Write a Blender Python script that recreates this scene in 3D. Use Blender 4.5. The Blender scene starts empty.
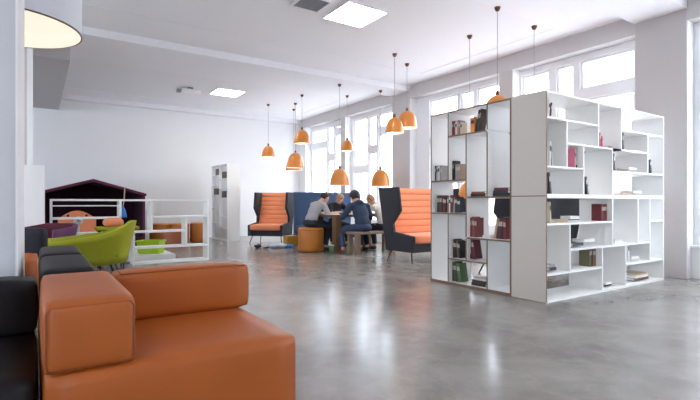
import bpy, bmesh, math, random
from mathutils import Vector, Matrix

random.seed(7)
SC = bpy.context.scene
COL = SC.collection
PI = math.pi
R = math.radians

# ------------------------------------------------------------------ camera
YAW = R(33.9)
cam_data = bpy.data.cameras.new('camera')
cam = bpy.data.objects.new('camera', cam_data)
COL.objects.link(cam)
cam_data.sensor_width = 36.0
cam_data.lens = 36.0 * 465.0 / 700.0
cam_data.shift_y = 3.0 / 700.0
cam_data.clip_start = 0.05
cam.location = (0, 0, 0.92)
cam.rotation_euler = (R(90), 0, -YAW)
SC.camera = cam

# ------------------------------------------------------------------ sky, exposure
world = bpy.data.worlds.new('sky')
SC.world = world
world.use_nodes = True
wn = world.node_tree.nodes
wl = world.node_tree.links
wn.clear()
w_out = wn.new('ShaderNodeOutputWorld')
w_bg = wn.new('ShaderNodeBackground')
w_tc = wn.new('ShaderNodeTexCoord')
w_sep = wn.new('ShaderNodeSeparateXYZ')
w_ramp = wn.new('ShaderNodeValToRGB')
w_ramp.color_ramp.elements[0].position = 0.0
w_ramp.color_ramp.elements[0].color = (0.80, 0.86, 1.0, 1)
w_ramp.color_ramp.elements[1].position = 0.6
w_ramp.color_ramp.elements[1].color = (0.92, 0.95, 1.0, 1)
wl.new(w_tc.outputs['Generated'], w_sep.inputs[0])
wl.new(w_sep.outputs['Z'], w_ramp.inputs[0])
wl.new(w_ramp.outputs[0], w_bg.inputs[0])
w_bg.inputs[1].default_value = 3.6
wl.new(w_bg.outputs[0], w_out.inputs[0])
SC.view_settings.view_transform = 'Standard'
SC.view_settings.look = 'None'
SC.view_settings.gamma = 1.0
SC.view_settings.use_curve_mapping = False
SC.view_settings.exposure = 1.68
SC.cycles.use_denoising = True
SC.cycles.max_bounces = 10
SC.cycles.diffuse_bounces = 7
SC.cycles.sample_clamp_indirect = 8.0
SC.cycles.caustics_reflective = False
SC.cycles.caustics_refractive = False


def portal(x, y0, y1, z0, z1):
    ld = bpy.data.lights.new('window_daylight_portal', 'AREA')
    ld.shape = 'RECTANGLE'
    ld.size = z1 - z0
    ld.size_y = y1 - y0
    ld.cycles.is_portal = True
    o = bpy.data.objects.new('window_daylight_portal', ld)
    COL.objects.link(o)
    o.location = (x, (y0 + y1) / 2, (z0 + z1) / 2)
    o.rotation_euler = (0, R(90), 0)      # faces -X, into the room
    return o


# ------------------------------------------------------------------ materials
MATS = {}


def mat(name, col, rough=0.6, metal=0.0, noise=0.06, scale=40.0, bump=0.0, bscale=200.0, spec=0.5, coat=0.0, sheen=0.0):
    if name in MATS:
        return MATS[name]
    m = bpy.data.materials.new(name)
    m.use_nodes = True
    nt = m.node_tree
    b = nt.nodes['Principled BSDF']
    b.inputs['Roughness'].default_value = rough
    b.inputs['Metallic'].default_value = metal
    b.inputs['Specular IOR Level'].default_value = spec
    b.inputs['Coat Weight'].default_value = coat
    b.inputs['Sheen Weight'].default_value = sheen
    tc = nt.nodes.new('ShaderNodeTexCoord')
    n = nt.nodes.new('ShaderNodeTexNoise')
    n.inputs['Scale'].default_value = scale
    n.inputs['Detail'].default_value = 4
    nt.links.new(tc.outputs['Object'], n.inputs['Vector'])
    mix = nt.nodes.new('ShaderNodeMix')
    mix.data_type = 'RGBA'
    c0 = tuple(max(0, c * (1 - noise)) for c in col) + (1,)
    c1 = tuple(min(1, c * (1 + noise)) for c in col) + (1,)
    mix.inputs['A'].default_value = c0
    mix.inputs['B'].default_value = c1
    nt.links.new(n.outputs['Fac'], mix.inputs['Factor'])
    nt.links.new(mix.outputs['Result'], b.inputs['Base Color'])
    if bump > 0:
        n2 = nt.nodes.new('ShaderNodeTexNoise')
        n2.inputs['Scale'].default_value = bscale
        n2.inputs['Detail'].default_value = 3
        nt.links.new(tc.outputs['Object'], n2.inputs['Vector'])
        bp = nt.nodes.new('ShaderNodeBump')
        bp.inputs['Strength'].default_value = bump
        bp.inputs['Distance'].default_value = 0.004
        nt.links.new(n2.outputs['Fac'], bp.inputs['Height'])
        nt.links.new(bp.outputs['Normal'], b.inputs['Normal'])
    MATS[name] = m
    return m


def emit(name, col, strength):
    if name in MATS:
        return MATS[name]
    m = bpy.data.materials.new(name)
    m.use_nodes = True
    b = m.node_tree.nodes['Principled BSDF']
    b.inputs['Base Color'].default_value = (0.2, 0.2, 0.2, 1)
    b.inputs['Emission Color'].default_value = col + (1,)
    b.inputs['Emission Strength'].default_value = strength
    MATS[name] = m
    return m


def srgb(r, g, b):
    def f(v):
        v /= 255.0
        return v / 12.92 if v <= 0.04045 else ((v + 0.055) / 1.055) ** 2.4
    return (f(r), f(g), f(b))


M_wall = mat('white_wall_paint', (0.84, 0.84, 0.85), 0.75, noise=0.015, scale=3, bump=0.05, bscale=120)
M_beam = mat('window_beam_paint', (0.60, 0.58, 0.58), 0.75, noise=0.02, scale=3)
M_pillar = mat('shaded_pillar_paint', (0.56, 0.53, 0.53), 0.75, noise=0.03, scale=3, bump=0.05, bscale=80)  # shade on the pillar faces put into a darker grey
M_ceil = mat('ceiling_paint', (0.87, 0.86, 0.89), 0.85, noise=0.015, scale=2)
M_duct = mat('grey_duct', (0.50, 0.48, 0.49), 0.85, noise=0.02, scale=2)  # darker grey than the ceiling around it
M_frame = mat('white_window_frame', (0.83, 0.83, 0.85), 0.45, noise=0.01)
M_board = mat('white_laminate', (0.88, 0.885, 0.88), 0.45, noise=0.012, scale=8)
M_cream = mat('cream_laminate', (0.70, 0.64, 0.575), 0.5, noise=0.015, scale=6)
M_ply = mat('brown_plywood_edge', (0.20, 0.125, 0.08), 0.6, noise=0.2, scale=60)
M_oleather = mat('orange_leather', (0.375, 0.092, 0.015), 0.45, noise=0.12, scale=5, bump=0.10, bscale=160, spec=0.4)
M_dleather = mat('charcoal_leather', (0.009, 0.008, 0.010), 0.5, noise=0.15, scale=6, bump=0.08, bscale=160, spec=0.2)
M_seam = mat('dark_orange_piping', (0.22, 0.055, 0.015), 0.6)
M_ofab = mat('orange_wool', (0.80, 0.27, 0.125), 0.85, noise=0.08, scale=30, bump=0.2, bscale=300, sheen=0.2)
M_nfab = mat('dark_navy_wool', (0.018, 0.020, 0.028), 0.9, noise=0.15, scale=60, bump=0.2, bscale=300, sheen=0.1)
M_bfab = mat('blue_felt', (0.042, 0.078, 0.160), 0.9, noise=0.12, scale=60, bump=0.2, bscale=300)
M_black = mat('black_metal', (0.012, 0.012, 0.013), 0.4, metal=0.3, noise=0.05)
M_lime = mat('lime_wool', (0.31, 0.32, 0.010), 0.85, noise=0.1, scale=50, bump=0.2, bscale=300)
M_limed = mat('olive_wool', (0.24, 0.25, 0.008), 0.85, noise=0.1, scale=50)
M_maroon = mat('maroon_wool', (0.075, 0.008, 0.022), 0.9, noise=0.1, scale=50)
M_purple = mat('purple_wool', (0.15, 0.055, 0.14), 0.9, noise=0.1, scale=50)
M_house = mat('dark_maroon_felt', (0.028, 0.003, 0.014), 0.9, noise=0.15, scale=40)
M_housee = mat('lit_maroon_edge', (0.10, 0.010, 0.040), 0.85, noise=0.1, scale=40)  # light on the front edges put into a brighter maroon
M_pouf = mat('amber_leather', (0.46, 0.155, 0.022), 0.5, noise=0.1, scale=8, bump=0.08)
M_poufb = mat('rust_leather', (0.30, 0.085, 0.03), 0.5, noise=0.1, scale=8, bump=0.08)
M_wood = mat('worn_oak', (0.15, 0.08, 0.042), 0.55, noise=0.35, scale=14)
M_woodg = mat('grey_oak', (0.25, 0.18, 0.13), 0.55, noise=0.3, scale=14)
M_lampo = mat('orange_enamel', (0.62, 0.205, 0.018), 0.3, noise=0.03, spec=0.6, coat=0.3)
M_lampin = mat('white_enamel', (0.9, 0.88, 0.84), 0.5, noise=0.01)
M_copper = mat('copper_brown', (0.16, 0.07, 0.03), 0.35, metal=0.4)
M_cord = mat('pale_cord', (0.40, 0.40, 0.42), 0.6)
M_bulb = emit('lit_bulb', (1.0, 0.80, 0.55), 12.0)
M_led = emit('lit_led_panel', (1.0, 0.97, 0.90), 9.0)
M_drum = emit('lit_drum_diffuser', (1.0, 0.90, 0.73), 0.30)
M_drumside = mat('white_drum_fabric', (0.72, 0.75, 0.80), 0.8, noise=0.02)
M_brass = mat('bronze_rim', (0.20, 0.14, 0.09), 0.4, metal=0.5)
M_plastic = mat('white_plastic', (0.82, 0.82, 0.83), 0.4, noise=0.01)
M_greyp = mat('grey_plastic', (0.25, 0.25, 0.27), 0.5)
M_blue = mat('bright_blue', (0.02, 0.18, 0.55), 0.5)
M_paper = mat('white_paper', (0.85, 0.85, 0.83), 0.8, noise=0.02)
M_glass_dot = mat('dark_dot', (0.03, 0.02, 0.02), 0.5)
M_greenc = mat('green_card', (0.10, 0.24, 0.13), 0.5)
M_brick = mat('pale_brick', (0.34, 0.25, 0.235), 0.9, noise=0.1, scale=6)
M_ground = mat('pale_paving', (0.74, 0.74, 0.75), 0.9, noise=0.1, scale=3)


def floor_material():
    m = bpy.data.materials.new('polished_concrete')
    m.use_nodes = True
    nt = m.node_tree
    b = nt.nodes['Principled BSDF']
    tc = nt.nodes.new('ShaderNodeTexCoord')

    def noise(scale, det, rough=0.6, dist=0.0):
        n = nt.nodes.new('ShaderNodeTexNoise')
        n.inputs['Scale'].default_value = scale
        n.inputs['Detail'].default_value = det
        n.inputs['Roughness'].default_value = rough
        n.inputs['Distortion'].default_value = dist
        nt.links.new(tc.outputs['Object'], n.inputs['Vector'])
        return n
    a = noise(1.5, 8, 0.65, 0.4)
    c = noise(4.5, 10, 0.72, 0.5)
    r1 = nt.nodes.new('ShaderNodeValToRGB')
    r1.color_ramp.elements[0].position = 0.30
    r1.color_ramp.elements[0].color = (0.165, 0.150, 0.138, 1)
    r1.color_ramp.elements[1].position = 0.72
    r1.color_ramp.elements[1].color = (0.315, 0.295, 0.278, 1)
    nt.links.new(a.outputs['Fac'], r1.inputs[0])
    r2 = nt.nodes.new('ShaderNodeValToRGB')
    r2.color_ramp.elements[0].position = 0.46
    r2.color_ramp.elements[0].color = (0, 0, 0, 1)
    r2.color_ramp.elements[1].position = 0.80
    r2.color_ramp.elements[1].color = (0.42, 0.42, 0.42, 1)
    nt.links.new(c.outputs['Fac'], r2.inputs[0])
    mx = nt.nodes.new('ShaderNodeMix')
    mx.data_type = 'RGBA'
    nt.links.new(r2.outputs[0], mx.inputs['Factor'])
    nt.links.new(r1.outputs[0], mx.inputs['A'])
    mx.inputs['B'].default_value = (0.43, 0.41, 0.39, 1)
    nt.links.new(mx.outputs['Result'], b.inputs['Base Color'])
    rr = nt.nodes.new('ShaderNodeMapRange')
    rr.inputs['To Min'].default_value = 0.20
    rr.inputs['To Max'].default_value = 0.30
    nt.links.new(c.outputs['Fac'], rr.inputs['Value'])
    nt.links.new(rr.outputs[0], b.inputs['Roughness'])
    b.inputs['Specular IOR Level'].default_value = 0.5
    b.inputs['Coat Weight'].default_value = 0.2
    b.inputs['Coat Roughness'].default_value = 0.12
    bp = nt.nodes.new('ShaderNodeBump')
    bp.inputs['Strength'].default_value = 0.03
    bp.inputs['Distance'].default_value = 0.01
    n3 = noise(9, 3)
    nt.links.new(n3.outputs['Fac'], bp.inputs['Height'])
    nt.links.new(bp.outputs['Normal'], b.inputs['Normal'])
    return m


def perforated_material():
    m = bpy.data.materials.new('perforated_ceiling_board')
    m.use_nodes = True
    nt = m.node_tree
    b = nt.nodes['Principled BSDF']
    b.inputs['Roughness'].default_value = 0.85
    tc = nt.nodes.new('ShaderNodeTexCoord')
    v = nt.nodes.new('ShaderNodeTexVoronoi')
    v.inputs['Scale'].default_value = 22.0
    v.inputs['Randomness'].default_value = 0.0
    nt.links.new(tc.outputs['Object'], v.inputs['Vector'])
    r = nt.nodes.new('ShaderNodeValToRGB')
    r.color_ramp.interpolation = 'CONSTANT'
    r.color_ramp.elements[0].color = (0.62, 0.61, 0.65, 1)
    r.color_ramp.elements[1].position = 0.22
    r.color_ramp.elements[1].color = (0.85, 0.84, 0.87, 1)
    nt.links.new(v.outputs['Distance'], r.inputs[0])
    nt.links.new(r.outputs[0], b.inputs['Base Color'])
    return m


# ------------------------------------------------------------------ mesh helpers
def box(bm, x0, x1, y0, y1, z0, z1, mi=0, M=None, bev=0.0, seg=2):
    vs = [Vector((x, y, z)) for x in (x0, x1) for y in (y0, y1) for z in (z0, z1)]
    if M is not None:
        vs = [M @ v for v in vs]
    v = [bm.verts.new(p) for p in vs]
    q = [(0, 1, 3, 2), (4, 6, 7, 5), (0, 4, 5, 1), (2, 3, 7, 6), (0, 2, 6, 4), (1, 5, 7, 3)]
    fs = []
    for f in q:
        fc = bm.faces.new([v[i] for i in f])
        fc.material_index = mi
        fs.append(fc)
    if bev > 0:
        es = list({e for f in fs for e in f.edges})
        bmesh.ops.bevel(bm, geom=es, offset=bev, segments=seg, profile=0.5, affect='EDGES', clamp_overlap=True)
    return fs


def cushion(bm, x0, x1, y0, y1, z0, z1, bev=0.03, puff=0.012, n=8):
    """A soft block: rounded edges and faces that swell a little."""
    b2 = bmesh.new()
    box(b2, x0, x1, y0, y1, z0, z1)
    bmesh.ops.subdivide_edges(b2, edges=b2.edges[:], cuts=n, use_grid_fill=True)
    c = Vector(((x0 + x1) / 2, (y0 + y1) / 2, (z0 + z1) / 2))
    hx, hy, hz = (x1 - x0) / 2, (y1 - y0) / 2, (z1 - z0) / 2
    for v in b2.verts:
        d = v.co - c
        u = (d.x / hx, d.y / hy, d.z / hz)
        e = Vector((max(min(d.x, hx - bev), -(hx - bev)), max(min(d.y, hy - bev), -(hy - bev)), max(min(d.z, hz - bev), -(hz - bev))))
        k = d - e
        if k.length > 1e-9:
            k = k.normalized() * bev
        p = e + k
        for i, (h, others) in enumerate(((hx, (1, 2)), (hy, (0, 2)), (hz, (0, 1)))):
            if abs(u[i]) > 0.999:
                s = 1 if u[i] > 0 else -1
                p[i] += s * puff * (1 - u[others[0]] ** 2) * (1 - u[others[1]] ** 2)
        v.co = c + p
    for f in b2.faces:
        f.smooth = True
    tmp = bpy.data.meshes.new('tmp')
    b2.to_mesh(tmp)
    b2.free()
    bm.from_mesh(tmp)
    bpy.data.meshes.remove(tmp)


def ring(bm, c, t, r, n, up=None):
    t = t.normalized()
    a = Vector((0, 0, 1)) if abs(t.z) < 0.95 else Vector((1, 0, 0))
    u = t.cross(a).normalized()
    w = t.cross(u).normalized()
    return [bm.verts.new(c + u * (r * math.cos(2 * PI * i / n)) + w * (r * math.sin(2 * PI * i / n))) for i in range(n)]


def tube(bm, pts, r, n=8, r1=None, mi=0):
    pts = [Vector(p) for p in pts]
    rings = []
    for i, p in enumerate(pts):
        if i == 0:
            t = pts[1] - pts[0]
        elif i == len(pts) - 1:
            t = pts[-1] - pts[-2]
        else:
            t = (pts[i + 1] - pts[i]).normalized() + (pts[i] - pts[i - 1]).normalized()
        rr = r if r1 is None else r + (r1 - r) * i / (len(pts) - 1)
        rings.append(ring(bm, p, t, rr, n))
    for a, b in zip(rings[:-1], rings[1:]):
        best = min(range(n), key=lambda k: sum((a[i].co - b[(i + k) % n].co).length for i in range(n)))
        for i in range(n):
            f = bm.faces.new((a[i], a[(i + 1) % n], b[(i + 1 + best) % n], b[(i + best) % n]))
            f.smooth = True
            f.material_index = mi
    bm.faces.new(rings[0][::-1]).material_index = mi
    bm.faces.new(rings[-1]).material_index = mi


def lathe(bm, prof, n=24, c=(0, 0, 0), mi=0, smooth=True):
    """prof: list of (r, z); r = 0 ends close the shape."""
    c = Vector(c)
    rows = []
    for r, z in prof:
        if r <= 1e-6:
            rows.append([bm.verts.new(c + Vector((0, 0, z)))])
        else:
            rows.append([bm.verts.new(c + Vector((r * math.cos(2 * PI * i / n), r * math.sin(2 * PI * i / n), z))) for i in range(n)])
    for a, b in zip(rows[:-1], rows[1:]):
        for i in range(n):
            j = (i + 1) % n
            if len(a) == 1 and len(b) == 1:
                continue
            if len(a) == 1:
                f = bm.faces.new((a[0], b[j], b[i]))
            elif len(b) == 1:
                f = bm.faces.new((a[i], a[j], b[0]))
            else:
                f = bm.faces.new((a[i], a[j], b[j], b[i]))
            f.smooth = smooth
            f.material_index = mi


def ball(bm, c, rx, ry=None, rz=None, mi=0, M=None, seg=14):
    ry = rx if ry is None else ry
    rz = rx if rz is None else rz
    X = Matrix.Translation(Vector(c)) @ (M.to_4x4() if M is not None else Matrix.Identity(4)) @ Matrix.Diagonal((rx, ry, rz, 1))
    r = bmesh.ops.create_uvsphere(bm, u_segments=seg, v_segments=max(6, seg // 2 + 2), radius=1.0, matrix=X)
    fs = {f for v in r['verts'] for f in v.link_faces}
    for f in fs:
        f.smooth = True
        f.material_index = mi
    return r['verts']


def prism(bm, poly, axis, a0, a1, mi=0):
    """poly: list of 2-D points in the other two axes; extruded along axis 0/1/2 from a0 to a1."""
    def P(p, a):
        if axis == 0:
            return Vector((a, p[0], p[1]))
        if axis == 1:
            return Vector((p[0], a, p[1]))
        return Vector((p[0], p[1], a))
    A = [bm.verts.new(P(p, a0)) for p in poly]
    B = [bm.verts.new(P(p, a1)) for p in poly]
    n = len(poly)
    fs = [bm.faces.new(A[::-1]), bm.faces.new(B)]
    for i in range(n):
        fs.append(bm.faces.new((A[i], A[(i + 1) % n], B[(i + 1) % n], B[i])))
    for f in fs:
        f.material_index = mi
    return fs


def obj(name, bm, mats, parent=None, loc=None, label=None):
    bmesh.ops.recalc_face_normals(bm, faces=bm.faces[:])
    me = bpy.data.meshes.new(name)
    bm.to_mesh(me)
    bm.free()
    for m in (mats if isinstance(mats, (list, tuple)) else [mats]):
        me.materials.append(m)
    o = bpy.data.objects.new(name, me)
    COL.objects.link(o)
    if parent is not None:
        o.parent = parent
    if loc is not None:
        o.location = loc
    if label:
        o['label'] = label
    return o


def tag(o, label, cat, group=None, kind=None):
    o['label'] = label
    o['category'] = cat
    if group:
        o['group'] = group
    if kind:
        o['kind'] = kind
    return o


def thing(name, label, cat, loc=(0, 0, 0), rz=0.0, group=None):
    o = bpy.data.objects.new(name, None)
    o.empty_display_size = 0.1
    COL.objects.link(o)
    o.location = loc
    o.rotation_euler = (0, 0, rz)
    return tag(o, label, cat, group)


def struct(name, bm, m, label=None, parent=None):
    o = obj(name, bm, m, parent)
    o['kind'] = 'structure'
    if label:
        o['label'] = label
    return o


def smooth_angle(o, deg=35):
    for p in o.data.polygons:
        p.use_smooth = True
    try:
        o.data.set_sharp_from_angle(angle=R(deg))
    except Exception:
        pass
    return o


def copy_thing(root, loc, rz, label, group=None):
    c = root.copy()
    COL.objects.link(c)
    c.location = loc
    c.rotation_euler = (0, 0, rz)
    c['label'] = label
    if group:
        c['group'] = group
    for ch in list(root.children):
        d = ch.copy()
        COL.objects.link(d)
        d.parent = c
        for g in list(ch.children):
            e = g.copy()
            COL.objects.link(e)
            e.parent = d
    return c


def new():
    return bmesh.new()


# ------------------------------------------------------------------ the room
XW, YB = 6.70, 12.42          # window plane, back wall
XP = 6.52                      # pillar and beam face
ZC, ZS = 3.38, 3.27            # ceiling, beam soffit
XL, YF = -6.0, -4.2            # left wall, wall behind the camera

b = new(); box(b, XL - .2, XW + .4, YF - .2, YB + .2, -0.12, 0)
struct('floor', b, floor_material(), 'polished grey concrete floor')
b = new(); box(b, XL - .2, XW + .4, YF - .2, YB + .2, ZC + .05, ZC + .25)
struct('ceiling', b, M_ceil, 'white ceiling')
b = new(); box(b, XL - .2, XW + .4, YB, YB + .2, 0, ZC + .05)
struct('wall_back', b, M_wall, 'plain white back wall')
b = new(); box(b, XL - .2, XL, YF, YB, 0, .40); box(b, XL - .2, XL, YF, YB, 3.13, ZC + .05)
for (ya, yb) in ((YF, 3.4), (7.0, 8.4), (11.9, YB)):
    box(b, XL - .2, XL, ya, yb, .40, 3.13)
struct('wall_left', b, M_wall)
b = new(); box(b, XL - .2, XW + .4, YF - .2, YF, 0, .40); box(b, XL - .2, XW + .4, YF - .2, YF, 3.13, ZC + .05)
for (xa, xb) in ((XL - .2, -5.6), (-2.4, XW + .4)):
    box(b, xa, xb, YF - .2, YF, .40, 3.13)
struct('wall_front', b, M_wall, 'wall behind the camera with an unseen window added for fill light')

# ceiling borders round the sunk perforated fields
n_trim = [0]


def trim(bm, m, label=None):
    n_trim[0] += 1
    return struct('trim_%d' % n_trim[0], bm, m, label)


BEAMS = [(-2.64, -2.04), (2.39, 2.99), (7.43, 8.03), (12.30, 12.42)]
FIELDS = [(-1.2, 1.5), (3.84, 6.6), (9.15, 11.6)]
M_perf = perforated_material()
for (y0, y1) in FIELDS:
    b = new(); box(b, -5.2, 6.05, y0, y1, ZC + .005, ZC + .045)
    trim(b, M_perf, 'sunk perforated ceiling field')
ys = [YF] + [v for f in FIELDS for v in f] + [YB]
for i in range(0, len(ys), 2):
    b = new(); box(b, XL, XW, ys[i], ys[i + 1], ZC, ZC + .05)
    trim(b, M_ceil, 'smooth white ceiling border')
for (y0, y1) in FIELDS:
    b = new(); box(b, 6.05, XW, y0, y1, ZC, ZC + .05); box(b, XL, -5.2, y0, y1, ZC, ZC + .05)
    trim(b, M_ceil)
for (y0, y1) in BEAMS:
    b = new(); box(b, XL, XP, y0, y1, ZS, ZC)
    trim(b, M_ceil, 'white ceiling beam')
b = new(); box(b, XL, 0.40, 8.03, YB, 3.03, ZC)
trim(b, M_duct, 'grey boxed-in duct under the ceiling')
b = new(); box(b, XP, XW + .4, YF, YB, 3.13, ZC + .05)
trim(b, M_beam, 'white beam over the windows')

# pillars: wide ones at the beams, narrow ones between
PW = [(-2.64, -2.04), (2.39, 2.99), (7.43, 8.03)]
PN = [(-0.15, 0.13), (4.88, 5.16), (9.92, 10.15)]
npil = 0
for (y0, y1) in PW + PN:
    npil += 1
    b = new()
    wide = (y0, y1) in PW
    box(b, XP - (.005 if wide else 0), XW + .35, y0 + .012, y1 - .012, 0, ZS if wide else 3.13, mi=0)  # room-side face: shade put into its grey; window-lit sides stay white
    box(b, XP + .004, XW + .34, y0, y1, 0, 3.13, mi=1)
    struct('pillar_%d' % npil, b, [M_pillar, M_wall], 'pillar between the windows with shade painted on its face')
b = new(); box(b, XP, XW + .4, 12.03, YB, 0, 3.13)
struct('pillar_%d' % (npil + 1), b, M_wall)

# windows: each bay is three lights (wide, narrow, middling), seen from the far end to the near one
SILL, HEAD = 0.40, 3.13
b = new()
for (y0, y1) in [(YF, -2.64), (-2.04, -.15), (.13, 2.39), (2.99, 4.88), (5.16, 7.43), (8.03, 9.92), (10.15, 12.03)]:
    box(b, XW - .06, XW + .3, y0, y1, 0, SILL)
struct('wall_right', b, M_wall, 'low white wall under the windows')
nwin = 0


def window(y0, y1, cuts, trans, side='right'):
    """y0 < y1; cuts: [(a, b)] panes; trans: {pane index: z}"""
    global nwin
    nwin += 1
    root = bpy.data.objects.new('window_%d' % nwin, None)
    COL.objects.link(root)
    root['kind'] = 'structure'
    root['label'] = 'tall white framed window'
    b = new()
    x0, x1 = XW, XW + .10
    top = HEAD - .10
    box(b, x0, x1, y0, y1, top, HEAD); box(b, x0, x1, y0, y1, SILL, SILL + .09)
    edges = [y0] + [v for c in cuts for v in c] + [y1]
    for i in range(0, len(edges), 2):
        box(b, x0, x1, edges[i], edges[i + 1], SILL + .09, top)
    for k, z in trans.items():
        box(b, x0, x1, cuts[k][0], cuts[k][1], z - .07, z + .07)
    struct('window_frame', b, M_frame, parent=root)
    # slim sashes inside every light
    b = new()
    s = .035
    for k, (a, c) in enumerate(cuts):
        zs = [SILL + .09] + ([trans[k] - .07, trans[k] + .07] if k in trans else []) + [top]
        for j in range(0, len(zs), 2):
            z0, z1 = zs[j], zs[j + 1]
            box(b, x0 + .03, x1 - .02, a, a + s, z0, z1); box(b, x0 + .03, x1 - .02, c - s, c, z0, z1)
            box(b, x0 + .03, x1 - .02, a + s, c - s, z0, z0 + s); box(b, x0 + .03, x1 - .02, a + s, c - s, z1 - s, z1)
    struct('window_sash', b, M_frame, parent=root)
    b = new(); box(b, XW - .10, XW + .02, y0 + .01, y1 - .01, SILL - .03, SILL + .005)
    struct('window_sill', b, M_frame, parent=root)
    b = new()
    for (a, c) in cuts:
        box(b, x0 + .05, x0 + .056, a + s * .5, c - s * .5, SILL + .10, top - .01)
    g = struct('window_glass', b, M_glass, parent=root)
    p = portal(XW + .2, y0, y1, SILL, HEAD)
    if side == 'left':                       # unseen window added in the left wall for fill light
        root.rotation_euler = (0, 0, PI)
        root.location = (XL + XW, 0, 0)
        p.location = (XL - .2, -(y0 + y1) / 2, (SILL + HEAD) / 2)
        p.rotation_euler = (0, R(90), PI)
    if side == 'front':                                # unseen window added behind the camera for fill light
        root.rotation_euler = (0, 0, -PI / 2)
        root.location = (0, YF + XW, 0)
        p.location = ((y0 + y1) / 2, YF - .2, (SILL + HEAD) / 2)
        p.rotation_euler = (0, R(90), -PI / 2)


M_glass = bpy.data.materials.new('clear_glass')
M_glass.use_nodes = True
nt = M_glass.node_tree
nt.nodes.clear()
o_ = nt.nodes.new('ShaderNodeOutputMaterial')
tr = nt.nodes.new('ShaderNodeBsdfTransparent')
tr.inputs[0].default_value = (0.93, 0.96, 0.97, 1)
gl = nt.nodes.new('ShaderNodeBsdfGlossy')
gl.inputs['Roughness'].default_value = 0.02
mx = nt.nodes.new('ShaderNodeMixShader')
mx.inputs[0].default_value = 0.05
nt.links.new(tr.outputs[0], mx.inputs[1]); nt.links.new(gl.outputs[0], mx.inputs[2]); nt.links.new(mx.outputs[0], o_.inputs[0])

# far to near as measured: A near bay, B, C, D far bay, then two bays beyond the frame towards the camera
window(2.99, 4.88, [(3.06, 3.84), (3.93, 4.22), (4.33, 4.84)], {0: 2.53})
window(5.16, 7.43, [(5.24, 5.79), (5.87, 6.19), (6.27, 7.03)], {0: 2.3, 1: 2.1, 2: 2.2})
window(8.03, 9.92, [(8.20, 8.77), (8.84, 9.15), (9.23, 9.81)], {0: 2.62, 1: 2.22, 2: 1.77})
window(10.15, 12.03, [(10.22, 10.70), (10.78, 11.09), (11.17, 11.95)], {0: 2.85, 1: 2.19, 2: 2.57})
window(0.13, 2.39, [(0.2, 0.75), (0.83, 1.15), (1.23, 2.28)], {2: 2.2})
window(-2.04, -0.15, [(-1.95, -1.4), (-1.32, -1.0), (-.92, -.25)], {2: 2.2})
window(YF, -2.64, [(-4.1, -3.5), (-3.42, -2.74)], {})

window(-5.6, -2.4, [(-5.5, -4.6), (-4.5, -3.5), (-3.4, -2.5)], {}, 'front')  # unseen window, added to light the room from the front
window(-11.9, -8.4, [(-11.8, -10.8), (-10.7, -9.6), (-9.5, -8.5)], {}, 'left')  # unseen window, added to brighten the back wall
window(-7.0, -3.4, [(-6.9, -5.8), (-5.7, -4.7), (-4.6, -3.5)], {}, 'left')  # unseen window, added to brighten the left part of the room

# outside
b = new(); box(b, XL - 30, XW + .4, -40, YF - .25, -1.2, -.15); box(b, XL - 30, XL - .25, YF - .25, 45, -1.2, -.15)
struct('terrain', b, M_ground)
b = new(); box(b, XW + .4, 60, -30, 45, -1.2, -1.0)
struct('ground', b, M_ground)
b = new()
box(b, 24, 32, -8, 22, -1.0, 6.2)
tag(obj('brick_building', b, M_brick), 'pale brick building across the street, seen through the windows', 'building')

# white columns and screen at the left edge
b = new()
box(b, -.75, -.088, 2.75, 4.20, 0, ZC, mi=0)  # front face: shade put into a greyer copy of the white
box(b, -.088, -.080, 2.74, 4.20, 0, ZC, mi=1)  # thin white skin for the window light on this side
struct('pillar_8', b, [mat('shaded_white_paint', (0.60, 0.61, 0.65), 0.75, noise=0.02, scale=3), M_wall], 'white pillar at the left edge')
b = new()
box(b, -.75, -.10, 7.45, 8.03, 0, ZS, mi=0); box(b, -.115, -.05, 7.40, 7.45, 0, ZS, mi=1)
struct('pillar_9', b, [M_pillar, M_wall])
t = thing('partition_screen', 'low white partition screen beside the left pillar', 'screen', (0, 7.30, 0))
b = new(); box(b, -1.5, .08, -.03, .03, 0.02, 1.41, bev=.004); obj('panel', b, M_wall, t)
b = new(); box(b, -1.3, -1.22, -.09, .09, 0, .02); obj('foot', b, M_black, t)
b = new(); box(b, -.2, -.12, -.09, .09, 0, .02); obj('foot', b, M_black, t)

# ------------------------------------------------------------------ ceiling fittings
LEDX = [(3.44, 5.0), (3.50, 10.10), (-1.6, 5.0), (-1.6, 10.1), (3.44, 0.1), (-1.6, 0.1)]
LEDN = ['square lit ceiling panel nearest, above the middle of the room', 'square lit ceiling panel near the back wall',
        'square lit ceiling panel outside the picture on the left', 'square lit ceiling panel at the back outside the picture',
        'square lit ceiling panel above the camera', 'square lit ceiling panel behind the left pillar']
for (x, y), lab in zip(LEDX, LEDN):
    z = ZC + (.005 if any(a < y < c for a, c in FIELDS) else 0)
    t = thing('ceiling_light', lab, 'ceiling light', (x, y, z), 0, 'lit ceiling panels')
    b = new()
    for (x0, x1, y0, y1) in ((-.31, .31, -.31, -.295), (-.31, .31, .295, .31), (-.31, -.295, -.295, .295), (.295, .31, -.295, .295)):
        box(b, x0, x1, y0, y1, -.022, 0)
    obj('frame', b, M_plastic, t)
    b = new(); box(b, -.295, .295, -.295, .295, -.018, -.004); obj('diffuser', b, M_led, t)
t = thing('projector', 'small white box with dark lens under the ceiling by the far lamp', 'projector', (2.71, 10.17, ZC + .005))
b = new(); box(b, -.20, .20, -.12, .12, -.13, -.05, bev=.01); obj('body', b, M_plastic, t)
b = new(); box(b, -.05, .05, -.05, .05, -.05, 0); obj('bracket', b, M_greyp, t)
b = new(); box(b, -.27, -.20, -.06, .06, -.12, -.06); obj('lens', b, M_greyp, t)
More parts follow.
